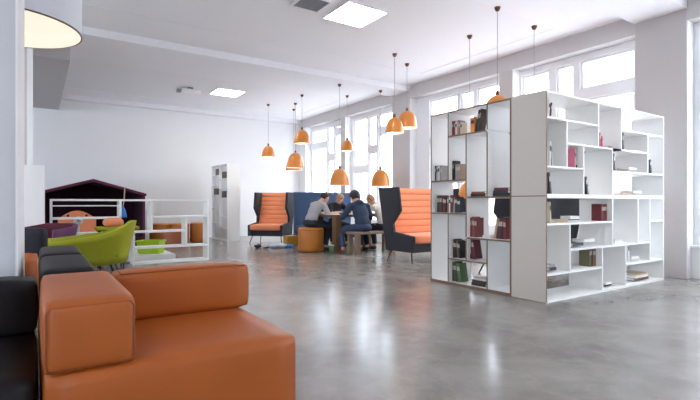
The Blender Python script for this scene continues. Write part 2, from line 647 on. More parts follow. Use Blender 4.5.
t = thing('ceiling_vent', 'white slatted air vent in the ceiling at the top edge', 'vent', (2.80, 5.02, ZC + .005))
b = new()
for (x0, x1, y0, y1) in ((-.2, .2, -.2, -.17), (-.2, .2, .17, .2), (-.2, -.17, -.17, .17), (.17, .2, -.17, .17)):
    box(b, x0, x1, y0, y1, -.02, 0)
obj('frame', b, M_plastic, t)
b = new()
for i in range(9):
    box(b, -.17, .17, -.16 + i * .038, -.145 + i * .038, -.018, 0)
obj('slats', b, M_greyp, t)

# big drum lamp
t = thing('drum_pendant_lamp', 'large white drum lamp with glowing underside beside the left pillar', 'lamp', (-.207, 4.862, 2.40))
Rd = .541
b = new()
lathe(b, [(Rd, .0), (Rd, .60), (Rd - .012, .60), (Rd - .012, .0), (Rd, .0)], 64); obj('drum_shade', b, M_drumside, t)
b = new(); lathe(b, [(Rd + .003, -.003), (Rd + .003, .008), (Rd - .008, .008), (Rd - .008, -.003), (Rd + .003, -.003)], 64); obj('rim', b, M_brass, t)
b = new(); lathe(b, [(0, .000), (Rd - .008, .000), (Rd - .008, .010), (0, .010)], 64); obj('diffuser', b, M_drum, t)
b = new()
for a in range(3):
    q = 2 * PI * a / 3
    tube(b, [((Rd - .02) * math.cos(q), (Rd - .02) * math.sin(q), .6), (.02 * math.cos(q), .02 * math.sin(q), ZC - 2.40 - .03)], .004, 6)
obj('suspension_cable', b, M_cord, t)
b = new(); lathe(b, [(0, ZC - 2.43), (.07, ZC - 2.43), (.07, ZC - 2.40), (0, ZC - 2.40)], 20); obj('canopy', b, M_plastic, t)

# orange pendant lamps: (x, y, z of the rim, diameter)
PEND = [
    (4.78, 10.77, 2.07, .32, 'small orange dome pendant farthest left, near the back wall'),
    (5.28, 10.27, 1.79, .43, 'orange dome pendant hanging low left, the right one of an overlapping pair'),
    (5.58, 10.95, 1.77, .42, 'orange dome pendant hanging low left, the left one of an overlapping pair'),
    (5.00, 9.40, 2.27, .37, 'orange dome pendant above the overlapping pair'),
    (4.96, 7.75, 1.27, .386, 'orange dome pendant hanging low over the blond person'),
    (5.89, 8.88, 2.11, .29, 'small orange dome pendant in front of the narrow pillar'),
    (5.945, 7.70, 1.27, .40, 'orange dome pendant low, just left of the near high-back sofa'),
    (4.90, 5.97, 2.07, .31, 'orange dome pendant nearer and lower of the pair before the wide pillar'),
    (5.43, 6.27, 2.24, .36, 'orange dome pendant farther and higher of the pair before the wide pillar'),
    (5.28, 4.70, .95, .34, 'orange dome pendant on the long cord behind the open bookcase'),
    (4.80, 3.82, 1.965, .36, 'orange dome pendant rising above the top of the open bookcase'),
    (5.75, 3.95, 1.40, .34, 'orange dome pendant hidden behind the end panel of the bookcase'),
]
for (x, y, z, d, lab) in PEND:
    r = d / 2
    hgt = d * .86
    zt = (ZS if 7.43 < y < 8.03 else ZC) + (.005 if x < 6.05 and any(a < y < c for a, c in FIELDS) else 0) - z
    t = thing('pendant_lamp', lab, 'pendant lamp', (x, y, z), 0, 'orange dome pendant lamps')
    prof = [(1.0, 0), (.985, .12), (.955, .28), (.90, .46), (.81, .63), (.68, .78), (.50, .90), (.28, .97), (.10, 1.0)]
    b = new()
    outer = [(r * a, hgt * c) for a, c in prof]
    lathe(b, outer + [(.0, hgt)], 28, mi=0)
    lathe(b, [(r, 0), (r * .965, 0.0)] + [(r * a * .965, hgt * c * .97) for a, c in prof[1:]] + [(0, hgt * .97)], 28, mi=1)
    obj('shade', b, [M_lampo, M_lampin], t)
    b = new(); lathe(b, [(0, hgt - .005), (.022, hgt - .005), (.022, hgt + .045), (.010, hgt + .06), (0, hgt + .06)], 12); obj('socket', b, M_copper, t)
    b = new(); tube(b, [(0, 0, hgt + .055), (0, 0, zt)], .0045, 6); obj('cord', b, M_cord, t)
    b = new(); lathe(b, [(0, zt - .05), (.022, zt - .046), (.036, zt - .015), (.04, zt), (0, zt)], 16); obj('canopy', b, M_copper, t)
    b = new(); ball(b, (0, 0, hgt * .48), .045, seg=12); obj('bulb', b, M_bulb, t)

# ------------------------------------------------------------------ bookcase: open end unit + two stacked units
FX, FY, DP, TH = 3.865, 2.53, .36, .018


def vboard(t, name, x0, x1, y0, y1, z0, z1, edge, front):
    """a board whose front edge (the -X or the -Y face) shows brown plywood when edge is set"""
    b = new()
    fs = box(b, x0, x1, y0, y1, z0, z1)
    if edge:
        for f in fs:
            n = f.calc_center_median()
            if front == 'x' and abs(n.x - x0) < 1e-6:
                f.material_index = 1
            if front == 'y' and abs(n.y - y0) < 1e-6:
                f.material_index = 1
    return obj(name, b, [M_board, M_ply], t)


tL = thing('bookcase', 'open white bookcase with brown edges, narrow staggered cells, facing the sofa', 'bookcase', (FX, 3.47, 0))
ox, oy = FX, 3.47


def LB(name, y0, y1, z0, z1):
    return vboard(tL, name, 0, DP, y0 - oy, y1 - oy, z0, z1, True, 'x')


h2 = TH / 2
LTOP = 1.955
V = [4.03, 3.755, 3.49, 3.205, 2.918]
LB('side_panel', V[0] - h2, V[0] + h2, 0, LTOP)
LB('side_panel', V[4] - h2, V[4] + h2, 0, LTOP)
LB('top_board', V[4] + h2, V[0] - h2, LTOP - TH, LTOP)
LB('bottom_board', V[4] + h2, V[0] - h2, 0, .03)


def lsh(i, j, z):
    LB('shelf', V[j] + h2, V[i] - h2, z - TH, z)


def ldv(i, z0, z1):
    LB('divider', V[i] - h2, V[i] + h2, z0, z1)


lsh(1, 3, 1.68)
lsh(0, 2, 1.18)
lsh(2, 4, .99)
lsh(0, 2, .81)
lsh(2, 4, .55)
lsh(1, 3, .30)
ldv(1, 1.18, LTOP - TH)
ldv(2, .99, 1.68 - TH)
ldv(3, .99, 1.68 - TH); ldv(3, 1.68, LTOP - TH)
ldv(1, .03, .81 - TH)
ldv(2, .55, .99 - TH)
ldv(2, .30, .55 - TH)
ldv(3, .03, .55 - TH)

H = [1.955, 1.71, 1.49, 1.25, .985]


def right_unit(name, label, z0, z1, boards, ends):
    t = thing(name, label, 'bookcase', (5.045, FY, z0), 0, None)
    W = (3.858 - 5.045, 6.238 - 5.045)

    def RB(nm, x0, x1, a, c):
        return vboard(t, nm, x0 - 5.045, x1 - 5.045, 0, DP, a - z0, c - z0, False, 'y')
    # thick end panel towards the sofa: cream face, brown outline
    b = new()
    fs = box(b, W[0], W[0] + .02, 0, DP + .02, .005, z1 - z0 - .004, mi=0)
    for f in fs:
        if abs(f.calc_center_median().y) < 1e-6:
            f.material_index = 1
    box(b, W[0] - .0006, W[0] + .0, DP + .012, DP + .02, .005, z1 - z0 - .004, mi=1)
    box(b, W[0] + .001, W[0] + .019, -.001, DP + .021, 0, .005, mi=1)
    box(b, W[0] + .001, W[0] + .019, -.001, DP + .021, z1 - z0 - .004, z1 - z0, mi=1)
    o = obj('end_panel', b, [M_cream, M_ply], t, label='cream end panel with brown edges')
    x0, x1 = 3.878, 6.22
    RB('side_panel', x1, x1 + TH, z0, z1)
    RB('top_board', x0, x1, z1 - TH, z1)
    RB('bottom_board', x0, x1, z0, z0 + .02)
    for (a, c, z) in boards:
        RB('shelf', a, c, z - TH, z)
    for (x, a, c) in ends:
        RB('divider', x - h2, x + h2, a, c)
    return t


right_unit('bookcase', 'upper white bookcase unit with long staggered cells, stacked on the lower one', .985, 1.955,
           [(3.878, 4.765, 1.72), (4.765, 5.225, 1.50), (4.20, 4.76, 1.50), (3.878, 4.49, 1.265), (5.235, 6.22, 1.72), (5.045, 5.835, 1.50), (5.045, 6.22, 1.265)],
           [(4.765, 1.50, 1.955 - TH), (4.20, 1.265, 1.72 - TH), (4.49, 1.005, 1.50 - TH), (5.045, 1.005, 1.50 - TH), (5.23, 1.50, 1.955 - TH), (5.835, 1.265, 1.72 - TH)])
tR = right_unit('bookcase', 'lower white bookcase unit with long staggered cells, standing on the floor', 0, .985,
                [(3.878, 5.035, .73), (4.25, 5.88, .475), (3.878, 4.83, .265), (5.89, 6.22, .72), (5.32, 6.22, .255)],
                [(4.25, .265, .73 - TH), (4.84, .02, .475 - TH), (5.045, .475, .985 - TH), (5.60, .475, .985 - TH), (5.885, .255, .985 - TH), (5.325, .02, .475 - TH)])

BOOKCOL = {
    'pale pink': (.62, .40, .38), 'dark red': (.16, .018, .022), 'red': (.36, .03, .035), 'white': (.72, .71, .69), 'grey': (.30, .29, .28),
    'rust': (.32, .10, .05), 'cream': (.60, .53, .42), 'orange': (.75, .26, .03), 'black': (.018, .018, .02), 'dark brown': (.06, .035, .025),
    'pale grey': (.50, .49, .48), 'taupe': (.30, .24, .20), 'pale brown': (.36, .25, .18), 'navy': (.02, .026, .045), 'brown': (.17, .09, .05),
    'tan': (.42, .29, .19), 'maroon': (.11, .015, .03), 'dark green': (.045, .085, .045), 'green': (.10, .17, .08), 'pink': (.65, .17, .26), 'olive': (.14, .12, .06)}
ORD = ['first', 'second', 'third', 'fourth', 'fifth', 'sixth', 'seventh', 'eighth', 'ninth', 'tenth', 'eleventh']
BOOKS = [
    ('L', 'top shelf', 1.68, 'up', 3.785, 3.76, 0.13, 0, 'pale pink'),
    ('L', 'top shelf', 1.68, 'up', 3.756, 3.729, 0.17, 0, 'dark red'),
    ('L', 'top shelf', 1.68, 'up', 3.729, 3.7, 0.17, 0, 'red'),
    ('L', 'top shelf', 1.68, 'up', 3.697, 3.673, 0.16, 0, 'white'),
    ('L', 'top shelf', 1.68, 'up', 3.673, 3.647, 0.17, 0, 'grey'),
    ('L', 'top shelf', 1.68, 'up', 3.647, 3.623, 0.15, 0, 'rust'),
    ('L', 'top shelf', 1.68, 'up', 3.623, 3.597, 0.14, 0, 'cream'),
    ('L', 'top shelf', 1.68, 'up', 3.481, 3.423, 0.17, 0, 'orange'),
    ('L', 'top shelf', 1.68, 'up', 3.42, 3.4, 0.24, 14, 'black'),
    ('L', 'top shelf', 1.68, 'up', 3.4, 3.381, 0.25, 14, 'dark brown'),
    ('L', 'far tall cell', 1.18, 'up', 4.036, 4.004, 0.18, 0, 'black'),
    ('L', 'far tall cell', 1.18, 'up', 3.996, 3.973, 0.17, 0, 'pale grey'),
    ('L', 'far tall cell', 1.18, 'up', 3.973, 3.949, 0.18, 0, 'white'),
    ('L', 'far tall cell', 1.18, 'up', 3.949, 3.924, 0.18, 0, 'taupe'),
    ('L', 'far tall cell', 1.18, 'up', 3.924, 3.901, 0.16, 0, 'grey'),
    ('L', 'cell under top shelf', 1.18, 'up', 3.761, 3.738, 0.21, 0, 'dark brown'),
    ('L', 'cell under top shelf', 1.18, 'up', 3.738, 3.714, 0.22, -5, 'black'),
    ('L', 'cell under top shelf', 1.18, 'up', 3.708, 3.68, 0.18, 0, 'grey'),
    ('L', 'cell under top shelf', 1.18, 'up', 3.68, 3.654, 0.17, 0, 'taupe'),
    ('L', 'cell under top shelf', 1.18, 'up', 3.654, 3.626, 0.18, 0, 'pale brown'),
    ('L', 'middle ledge', 0.99, 'flat', 3.488, 3.283, 0.03, 0, 'black'),
    ('L', 'middle ledge', 1.02, 'flat', 3.46, 3.283, 0.022, 0, 'rust'),
    ('L', 'cell beside end panel', 0.99, 'flat', 3.185, 2.976, 0.03, 0, 'black'),
    ('L', 'cell beside end panel', 1.02, 'flat', 3.173, 2.994, 0.03, 0, 'navy'),
    ('L', 'cell beside end panel', 1.05, 'flat', 3.16, 2.988, 0.026, 0, 'dark red'),
    ('L', 'wide far shelf', 0.81, 'up', 3.986, 3.952, 0.2, 0, 'black'),
    ('L', 'wide far shelf', 0.81, 'up', 3.952, 3.911, 0.2, 0, 'dark brown'),
    ('L', 'wide far shelf', 0.81, 'up', 3.908, 3.87, 0.19, 0, 'dark red'),
    ('L', 'wide far shelf', 0.81, 'up', 3.87, 3.84, 0.18, 0, 'black'),
    ('L', 'wide far shelf', 0.81, 'up', 3.836, 3.804, 0.19, 0, 'brown'),
    ('L', 'wide far shelf', 0.81, 'up', 3.804, 3.778, 0.18, 0, 'white'),
    ('L', 'wide far shelf', 0.81, 'up', 3.778, 3.739, 0.2, 0, 'dark red'),
    ('L', 'wide far shelf', 0.81, 'up', 3.739, 3.708, 0.17, 5, 'grey'),
    ('L', 'wide far shelf', 0.81, 'up', 3.703, 3.67, 0.18, 0, 'black'),
    ('L', 'wide far shelf', 0.81, 'up', 3.67, 3.623, 0.16, 0, 'navy'),
    ('L', 'open middle shelf', 0.55, 'up', 3.496, 3.468, 0.21, 0, 'dark red'),
    ('L', 'open middle shelf', 0.55, 'up', 3.468, 3.446, 0.22, 0, 'red'),
    ('L', 'open middle shelf', 0.55, 'up', 3.446, 3.421, 0.21, 0, 'brown'),
    ('L', 'open middle shelf', 0.55, 'up', 3.421, 3.392, 0.21, 0, 'dark red'),
    ('L', 'open middle shelf', 0.55, 'up', 3.171, 3.144, 0.21, 10, 'tan'),
    ('L', 'open middle shelf', 0.55, 'up', 3.142, 3.114, 0.22, 12, 'dark brown'),
    ('L', 'open middle shelf', 0.55, 'up', 3.113, 3.084, 0.22, 10, 'maroon'),
    ('L', 'open middle shelf', 0.55, 'up', 3.082, 3.053, 0.22, 6, 'black'),
    ('L', 'open middle shelf', 0.55, 'up', 3.051, 3.021, 0.21, 0, 'dark red'),
    ('L', 'open middle shelf', 0.55, 'flat', 3.31, 3.205, 0.03, 0, 'white'),
    ('L', 'small low cell', 0.3, 'up', 3.739, 3.71, 0.21, 0, 'dark brown'),
    ('L', 'small low cell', 0.3, 'up', 3.709, 3.678, 0.2, -6, 'black'),
    ('L', 'small low cell', 0.3, 'up', 3.676, 3.652, 0.2, -6, 'brown'),
    ('L', 'small low cell', 0.3, 'up', 3.65, 3.626, 0.19, -6, 'black'),
    ('L', 'cell by low end', 0.31, 'up', 3.503, 3.471, 0.22, -10, 'black'),
    ('L', 'cell by low end', 0.31, 'up', 3.471, 3.437, 0.22, -10, 'dark red'),
    ('L', 'cell by low end', 0.31, 'up', 3.437, 3.403, 0.22, -10, 'maroon'),
    ('L', 'bottom cell', 0.03, 'up', 3.745, 3.721, 0.22, -6, 'dark brown'),
    ('L', 'bottom cell', 0.03, 'up', 3.721, 3.694, 0.22, -8, 'brown'),
    ('L', 'bottom cell', 0.03, 'up', 3.692, 3.656, 0.22, -10, 'dark green'),
    ('L', 'bottom cell', 0.03, 'up', 3.656, 3.608, 0.21, -10, 'green'),
    ('L', 'bottom cell', 0.03, 'flat', 3.46, 3.27, 0.03, 0, 'black'),
    ('L', 'bottom cell', 0.06, 'flat', 3.46, 3.27, 0.03, 0, 'dark brown'),
    ('L', 'bottom cell', 0.09, 'flat', 3.446, 3.276, 0.02, 0, 'white'),
    ('L', 'bottom cell', 0.11, 'flat', 3.439, 3.283, 0.014, 0, 'pale grey'),
    ('R', 'top left cell', 1.72, 'up', 3.986, 4.007, 0.17, 8, 'white'),
    ('R', 'top left cell', 1.72, 'up', 4.009, 4.024, 0.15, 8, 'black'),
    ('R', 'narrow corner cell', 1.265, 'up', 4.008, 4.031, 0.24, 0, 'white'),
    ('R', 'narrow corner cell', 1.265, 'up', 4.033, 4.046, 0.21, 0, 'black'),
    ('R', 'narrow corner cell', 1.265, 'up', 4.047, 4.066, 0.23, -6, 'pale grey'),
    ('R', 'second row cell', 1.265, 'up', 4.418, 4.437, 0.2, 0, 'pink'),
    ('R', 'second row cell', 1.265, 'up', 4.438, 4.455, 0.18, 0, 'white'),
    ('R', 'second row cell', 1.265, 'up', 4.466, 4.479, 0.19, 24, 'black'),
    ('R', 'second row cell', 1.265, 'up', 4.49, 4.505, 0.2, 28, 'white'),
    ('R', 'second row cell', 1.265, 'up', 4.511, 4.526, 0.2, 30, 'black'),
    ('R', 'corner cell above seam', 0.99, 'up', 4.008, 4.033, 0.22, -8, 'black'),
    ('R', 'corner cell above seam', 0.99, 'up', 4.035, 4.047, 0.18, -8, 'white'),
    ('R', 'tall middle cell', 0.99, 'up', 4.666, 4.693, 0.2, -12, 'black'),
    ('R', 'tall middle cell', 0.99, 'up', 4.695, 4.711, 0.17, -12, 'white'),
    ('R', 'second cell of top row', 1.5, 'up', 4.917, 4.942, 0.16, -6, 'red'),
    ('R', 'second cell of top row', 1.5, 'up', 4.946, 4.965, 0.13, -6, 'pink'),
    ('R', 'second cell of top row', 1.5, 'flat', 5.075, 5.141, 0.03, 0, 'brown'),
    ('R', 'cell below top right', 1.5, 'up', 5.39, 5.417, 0.2, -6, 'black'),
    ('R', 'cell below top right', 1.5, 'flat', 5.543, 5.776, 0.02, 0, 'white'),
    ('R', 'third row cell', 1.265, 'up', 5.196, 5.221, 0.19, -6, 'black'),
    ('R', 'third row cell', 1.265, 'flat', 5.255, 5.475, 0.03, 0, 'brown'),
    ('R', 'third row cell', 1.295, 'flat', 5.497, 5.682, 0.025, 0, 'white'),
    ('R', 'tall far cell', 1.265, 'up', 6.022, 6.052, 0.17, -8, 'black'),
    ('R', 'long shelf on the seam', 0.995, 'flat', 5.364, 5.566, 0.035, 0, 'tan'),
    ('R', 'long shelf on the seam', 1.03, 'flat', 5.589, 5.8, 0.03, 0, 'white'),
    ('R', 'wide cell below seam', 0.73, 'up', 4.012, 4.031, 0.2, -5, 'cream'),
    ('R', 'wide cell below seam', 0.73, 'up', 4.925, 5.056, 0.18, 0, 'dark red'),
    ('R', 'wide cell below seam', 0.73, 'flat', 4.12, 4.314, 0.03, 0, 'tan'),
    ('R', 'wide cell below seam', 0.76, 'flat', 4.339, 4.499, 0.03, 0, 'white'),
    ('R', 'low middle cell', 0.49, 'flat', 4.401, 4.58, 0.03, 0, 'navy'),
    ('R', 'low middle cell', 0.52, 'flat', 4.599, 4.797, 0.03, 0, 'white'),
    ('R', 'low second-row cell', 0.265, 'up', 4.711, 4.733, 0.19, 0, 'olive'),
    ('R', 'low second-row cell', 0.265, 'up', 4.736, 4.756, 0.2, 0, 'dark brown'),
    ('R', 'low second-row cell', 0.265, 'up', 4.772, 4.829, 0.19, 0, 'brown'),
    ('R', 'low second-row cell', 0.265, 'up', 4.831, 4.872, 0.19, 0, 'cream'),
    ('R', 'low second-row cell', 0.265, 'up', 4.886, 4.905, 0.19, 0, 'tan'),
    ('R', 'lowest corner cell', 0.28, 'flat', 4.005, 4.112, 0.03, 0, 'navy'),
    ('R', 'lowest corner cell', 0.31, 'flat', 4.012, 4.102, 0.025, 0, 'grey'),
    ('R', 'tall bottom cell', 0.03, 'flat', 5.005, 5.149, 0.02, 0, 'black'),
    ('R', 'tall bottom cell', 0.05, 'flat', 5.013, 5.137, 0.02, 0, 'white'),
    ('R', 'double tall cell', 0.475, 'flat', 5.2, 5.364, 0.02, 0, 'white'),
    ('R', 'double tall cell', 0.495, 'flat', 5.208, 5.351, 0.02, 0, 'pale grey'),
    ('R', 'low right cell', 0.26, 'up', 5.502, 5.529, 0.21, -6, 'white'),
    ('R', 'low right cell', 0.26, 'flat', 5.566, 5.765, 0.025, 0, 'pale grey'),
    ('R', 'low right cell', 0.285, 'flat', 5.577, 5.753, 0.02, 0, 'white'),
    ('R', 'bottom right cell', 0.03, 'flat', 5.635, 5.972, 0.03, 0, 'brown'),
    ('R', 'bottom right cell', 0.06, 'flat', 5.644, 5.952, 0.03, 0, 'white'),
    ('R', 'bottom right cell', 0.09, 'flat', 5.67, 5.922, 0.02, 0, 'tan'),
    ('R', 'small square far cell', 0.73, 'up', 6.228, 6.281, 0.16, 0, 'pink'),
]

counts = {}
SHORT = {'L': 'brown-edged bookcase', 'R': 'wide bookcase'}
tot = {}
for bk in BOOKS:
    tot[(bk[0], bk[1], bk[3])] = tot.get((bk[0], bk[1], bk[3]), 0) + 1
for (u, cell, z, mode, a0, a1, hh, lean, col) in BOOKS:
    k = (u, cell, mode)
    i = counts[k] = counts.get(k, 0) + 1
    if mode == 'up':
        where = '%s from the left' % ORD[i - 1] if tot[k] > 1 else 'alone upright'
        lab = '%s book, %s, %s of %s' % (col, where, cell, SHORT[u])
        if lean:
            lab = lab.replace(' book', ' leaning book', 1)
    else:
        where = '%s laid there' % ORD[i - 1] if tot[k] > 1 else 'lying flat alone'
        lab = '%s flat book, %s, %s of %s' % (col, where, cell, SHORT[u])
    w = abs(a1 - a0)
    mid = (a0 + a1) / 2
    b = new()
    jig = random.uniform(0, .015)
    if mode == 'up':
        dep = min(.115, .6 * hh) if u == 'L' else min(.12, .6 * hh)
        th = max(.012, w * .95)
        # local: x = thickness, y = depth into the shelf (0 is the spine), z up
        box(b, -th / 2, th / 2, 0, .004, 0, hh, mi=0)
        box(b, -th / 2, -th / 2 + .003, .004, dep, 0, hh, mi=0)
        box(b, th / 2 - .003, th / 2, .004, dep, 0, hh, mi=0)
        box(b, -th / 2 + .003, th / 2 - .003, .004, dep - .006, .004, hh - .005, mi=1)
        # a title band on the spine
        box(b, -th * .42, th * .42, -.0006, 0, hh * .60, hh * .82, mi=2)
    else:
        ln, dep, th = w, min(.2, max(.11, w * .7)), hh
        box(b, -ln / 2, ln / 2, 0, .004, 0, th, mi=0)
        box(b, -ln / 2, ln / 2, .004, dep, 0, .003, mi=0)
        box(b, -ln / 2, ln / 2, .004, dep, th - .003, th, mi=0)
        box(b, -ln / 2 + .005, ln / 2 - .005, .004, dep - .006, .003, th - .003, mi=1)
    c = BOOKCOL[col]
    mb = mat('cover_' + col.replace(' ', '_'), c, .55, noise=.12, scale=25)
    light = sum(c) > .9
    band = mat('title_band_dark', (.06, .05, .05), .6) if light else mat('title_band_pale', (.50, .44, .36), .6)
    o = obj('book', b, [mb, M_paper, band])
    tag(o, lab, 'book', 'books in the ' + SHORT[u])
    la = R(lean)
    lift = abs(math.sin(la)) * max(.012, w * .95) / 2 if mode == 'up' else 0
    if u == 'L':
        o.location = (FX + .05 + jig, mid, z + lift + .0005)
        o.rotation_euler = (0, 0, -PI / 2)         # local y -> +X
        if mode == 'up' and lean:
            o.rotation_euler = (Matrix.Rotation(-PI / 2, 4, 'Z') @ Matrix.Rotation(la, 4, 'Y')).to_euler()
    else:
        o.location = (mid, FY + .05 + jig, z + lift + .0005)
        if mode == 'up' and lean:
            o.rotation_euler = (0, la, 0)

# ------------------------------------------------------------------ the seating island in front
sz, at = .40, .617


def seam_loop(b, pts, r=.0035):
    tube(b, pts + [pts[0]], r, 6)


# orange sofa
t = thing('sofa', 'orange leather low sofa with square arm at its left, nearest the camera', 'sofa', (.445, 2.0, 0), 0)
sx, sy = .43, 2.0
b = new(); cushion(b, -.002 - sx, .838 - sx, 1.64 - sy, 2.37 - sy, .05, sz, bev=.022, puff=.006); obj('seat', b, M_oleather, t)
b = new(); cushion(b, .262 - sx, .868 - sx, 2.215 - sy, 2.375 - sy, sz, at, bev=.025, puff=.006)
o = obj('backrest', b, M_oleather, t)
b = new(); seam_loop(b, [Vector((x - sx, y - sy, at - .006)) for x, y in ((.285, 2.222), (.845, 2.222), (.845, 2.368), (.285, 2.368))], .003); obj('piping', b, M_seam, o)
b = new(); cushion(b, -.004 - sx, .256 - sx, 1.645 - sy, 2.40 - sy, sz, at, bev=.022, puff=.006)
o = obj('armrest', b, M_oleather, t)
b = new()
seam_loop(b, [Vector((x - sx, 1.650 - sy, z)) for x, z in ((.012, sz + .015), (.240, sz + .015), (.246, sz + .03), (.246, at - .03), (.236, at - .014), (.016, at - .014), (.006, at - .03), (.006, sz + .03))], .003)
obj('piping', b, M_seam, o)
b = new()
for x in (.06, .78):
    for y in (1.70, 2.30):
        lathe(b, [(0, 0), (.025, 0), (.03, .052), (0, .052)], 12, c=(x - sx, y - sy, 0))
obj('feet', b, M_black, t)


def block_sofa(label, x0, x1, y0, y1, back, seatm, m, loc, rz=0.0):
    """low square sofa module; back: (x0, x1, y0, y1) of the back bolster"""
    t = thing('sofa', label, 'sofa', (loc[0], loc[1], 0), rz)
    b = new(); cushion(b, x0 - loc[0], x1 - loc[0], y0 - loc[1], y1 - loc[1], .05, sz, bev=.03, puff=.008); obj('seat', b, seatm, t)
    b = new(); cushion(b, back[0] - loc[0], back[1] - loc[0], back[2] - loc[1], back[3] - loc[1], sz, at, bev=.025, puff=.008); obj('backrest', b, m, t)
    b = new()
    for x in (x0 + .06, x1 - .06):
        for y in (y0 + .06, y1 - .06):
            lathe(b, [(0, 0), (.025, 0), (.03, .055), (0, .055)], 10, c=(x - loc[0], y - loc[1], 0))
    obj('feet', b, M_black, t)
    return t


block_sofa('black leather low sofa left of the nearest orange one', -.80, -.004, 1.66, 2.40, (-.80, -.004, 2.22, 2.40), M_dleather, M_dleather, (-.4, 2.0))
block_sofa('black leather sofa directly behind the orange arm, only its flat back top showing', .012, .90, 2.455, 3.235, (.012, .232, 2.455, 3.235), M_dleather, M_dleather, (.45, 2.85))
block_sofa('black leather sofa farther back, its top just behind the other black one', .012, .90, 3.255, 3.92, (.012, .232, 3.255, 3.92), M_dleather, M_dleather, (.45, 3.6))
t = thing('seat_block', 'orange leather seat block behind the black sofas by the white pillar', 'seat', (-.32, 4.52, 0))
b = new(); cushion(b, -.30, .325, -.30, .30, .05, .50, bev=.03, puff=.008); obj('cushion', b, M_oleather, t)
b = new()
for x in (-.25, .25):
    for y in (-.24, .24):
        lathe(b, [(0, 0), (.025, 0), (.03, .055), (0, .055)], 10, c=(x, y, 0))
obj('feet', b, M_black, t)


# ------------------------------------------------------------------ tub chairs
def tub_chair(label, loc, rz, mo, mi, w=.86, d=.78, zb=.26, zback=.69, zarm=.49, legm=None):
    """local: faces -Y, back at +Y"""
    t = thing('tub_chair', label, 'armchair', (loc[0], loc[1], 0), rz)
    n = 30
    b = new()
    rows = []
    for i in range(n + 1):
        u = -1 + 2 * i / n                    # along the U from one arm end, round the back, to the other
        a = u * R(128)
        ca, sa = math.cos(a), math.sin(a)
        # superellipse plan
        px = math.copysign(abs(sa) ** .72, sa) * w / 2
        py = math.copysign(abs(ca) ** .72, ca) * d / 2
        if abs(a) > R(90):
            px = math.copysign(w / 2, sa) * (1 - .10 * ((abs(a) - R(90)) / R(38)) ** 2)
            py = -d / 2 * ((abs(a) - R(90)) / R(38)) ** .9 * .98
        f = (1 - max(0, (abs(u) - .20) / .80)) ** 1.4
        zt = zarm + (zback - zarm) * f
        row = []
        for k in range(6):
            q = k / 5
            fl = .80 + .20 * q                # flares outwards towards the top
            row.append((px * fl, py * fl, zb + (zt - zb) * q))
        rows.append(row)
    th = .055
    outer = [[b.verts.new(p) for p in r] for r in rows]
    inner = []
    for r in rows:
        rr = []
        for (x, y, z) in r:
            L = max(1e-6, math.hypot(x, y))
            rr.append(b.verts.new((x * (L - th) / L, y * (L - th) / L, z)))
        inner.append(rr)
    for i in range(n):
        for k in range(5):
            f = b.faces.new((outer[i][k], outer[i + 1][k], outer[i + 1][k + 1], outer[i][k + 1])); f.smooth = True; f.material_index = 0
            f = b.faces.new((inner[i][k], inner[i][k + 1], inner[i + 1][k + 1], inner[i + 1][k])); f.smooth = True; f.material_index = 1
        f = b.faces.new((outer[i][5], outer[i + 1][5], inner[i + 1][5], inner[i][5])); f.material_index = 0; f.smooth = True
        f = b.faces.new((outer[i][0], inner[i][0], inner[i + 1][0], outer[i + 1][0])); f.material_index = 0
    for i in (0, n):
        for k in range(5):
            f = b.faces.new((outer[i][k], outer[i][k + 1], inner[i][k + 1], inner[i][k])); f.material_index = 0
    obj('shell', b, [mo, mi], t)
    b = new(); cushion(b, -w * .37, w * .37, -d * .47, d * .33, zb + .06, zb + .17, bev=.04, puff=.015); obj('seat_cushion', b, mi, t)
    b = new()
    lathe(b, [(0, zb - .015), (w * .36, zb - .015), (w * .40, zb + .06), (0, zb + .06)], 28)
    obj('seat_base', b, mo, t)
    for sx_ in (-1, 1):
        for sy_ in (-1, 1):
            b = new(); tube(b, [(sx_ * w * .24, sy_ * d * .24, zb - .01), (sx_ * w * .33, sy_ * d * .33, 0)], .012, 8, r1=.009); obj('leg', b, M_black, t)
    return t


tub_chair('lime green tub armchair with black legs behind the sofa', (.475, 5.93), R(-101), M_lime, M_limed, w=.86, d=.97, zback=.715, zarm=.51)
tub_chair('dark maroon tub armchair with purple inside, beside the white screen', (.09, 6.88), R(-38), M_purple, M_maroon, w=.66, d=.56, zb=.27, zback=.66, zarm=.60)

# black-blue low armchair
t = thing('armchair', 'dark navy square armchair between the black sofas and the white screen', 'armchair', (-.05, 5.06, 0), R(-34))
M_dn = mat('navy_wool', (.010, .014, .024), .85, noise=.12, scale=60)
b = new(); cushion(b, -.165, .18, -.11, -.03, .27, .695, bev=.02, puff=.004); obj('backrest', b, M_dn, t)
b = new(); cushion(b, -.15, .155, -.03, .19, .27, .40, bev=.03, puff=.01); obj('seat', b, M_dn, t)
for s in (-1, 1):
    b = new(); cushion(b, s * .165 - .02, s * .165 + .02, -.03, .19, .27, .52, bev=.02, puff=.004); obj('armrest', b, M_dn, t)
for s in (-1, 1):
    for y in (-.06, .15):
        b = new(); tube(b, [(s * .13, y, .28), (s * .15, y, 0)], .011, 8); obj('leg', b, M_black, t)

# lime low table behind
t = thing('low_table', 'lime green low table behind the lime armchair', 'table', (1.0, 7.28, 0), 0)
b = new(); box(b, -.34, .20, -.15, .15, .545, .59, bev=.008); obj('tabletop', b, M_lime, t)
for x in (-.29, .0):
    for y in (-.11, .11):
        b = new(); tube(b, [(x, y, .55), (x, y, 0)], .012, 8); obj('leg', b, M_black, t)
b = new(); cushion(b, -.12, .12, -.06, .06, 0, .115, bev=.045, puff=.012)
o = obj('cushion', b, M_ofab, loc=(.88, 7.25, .59))
tag(o, 'small orange cushion on the lime low table behind the lime armchair', 'cushion')

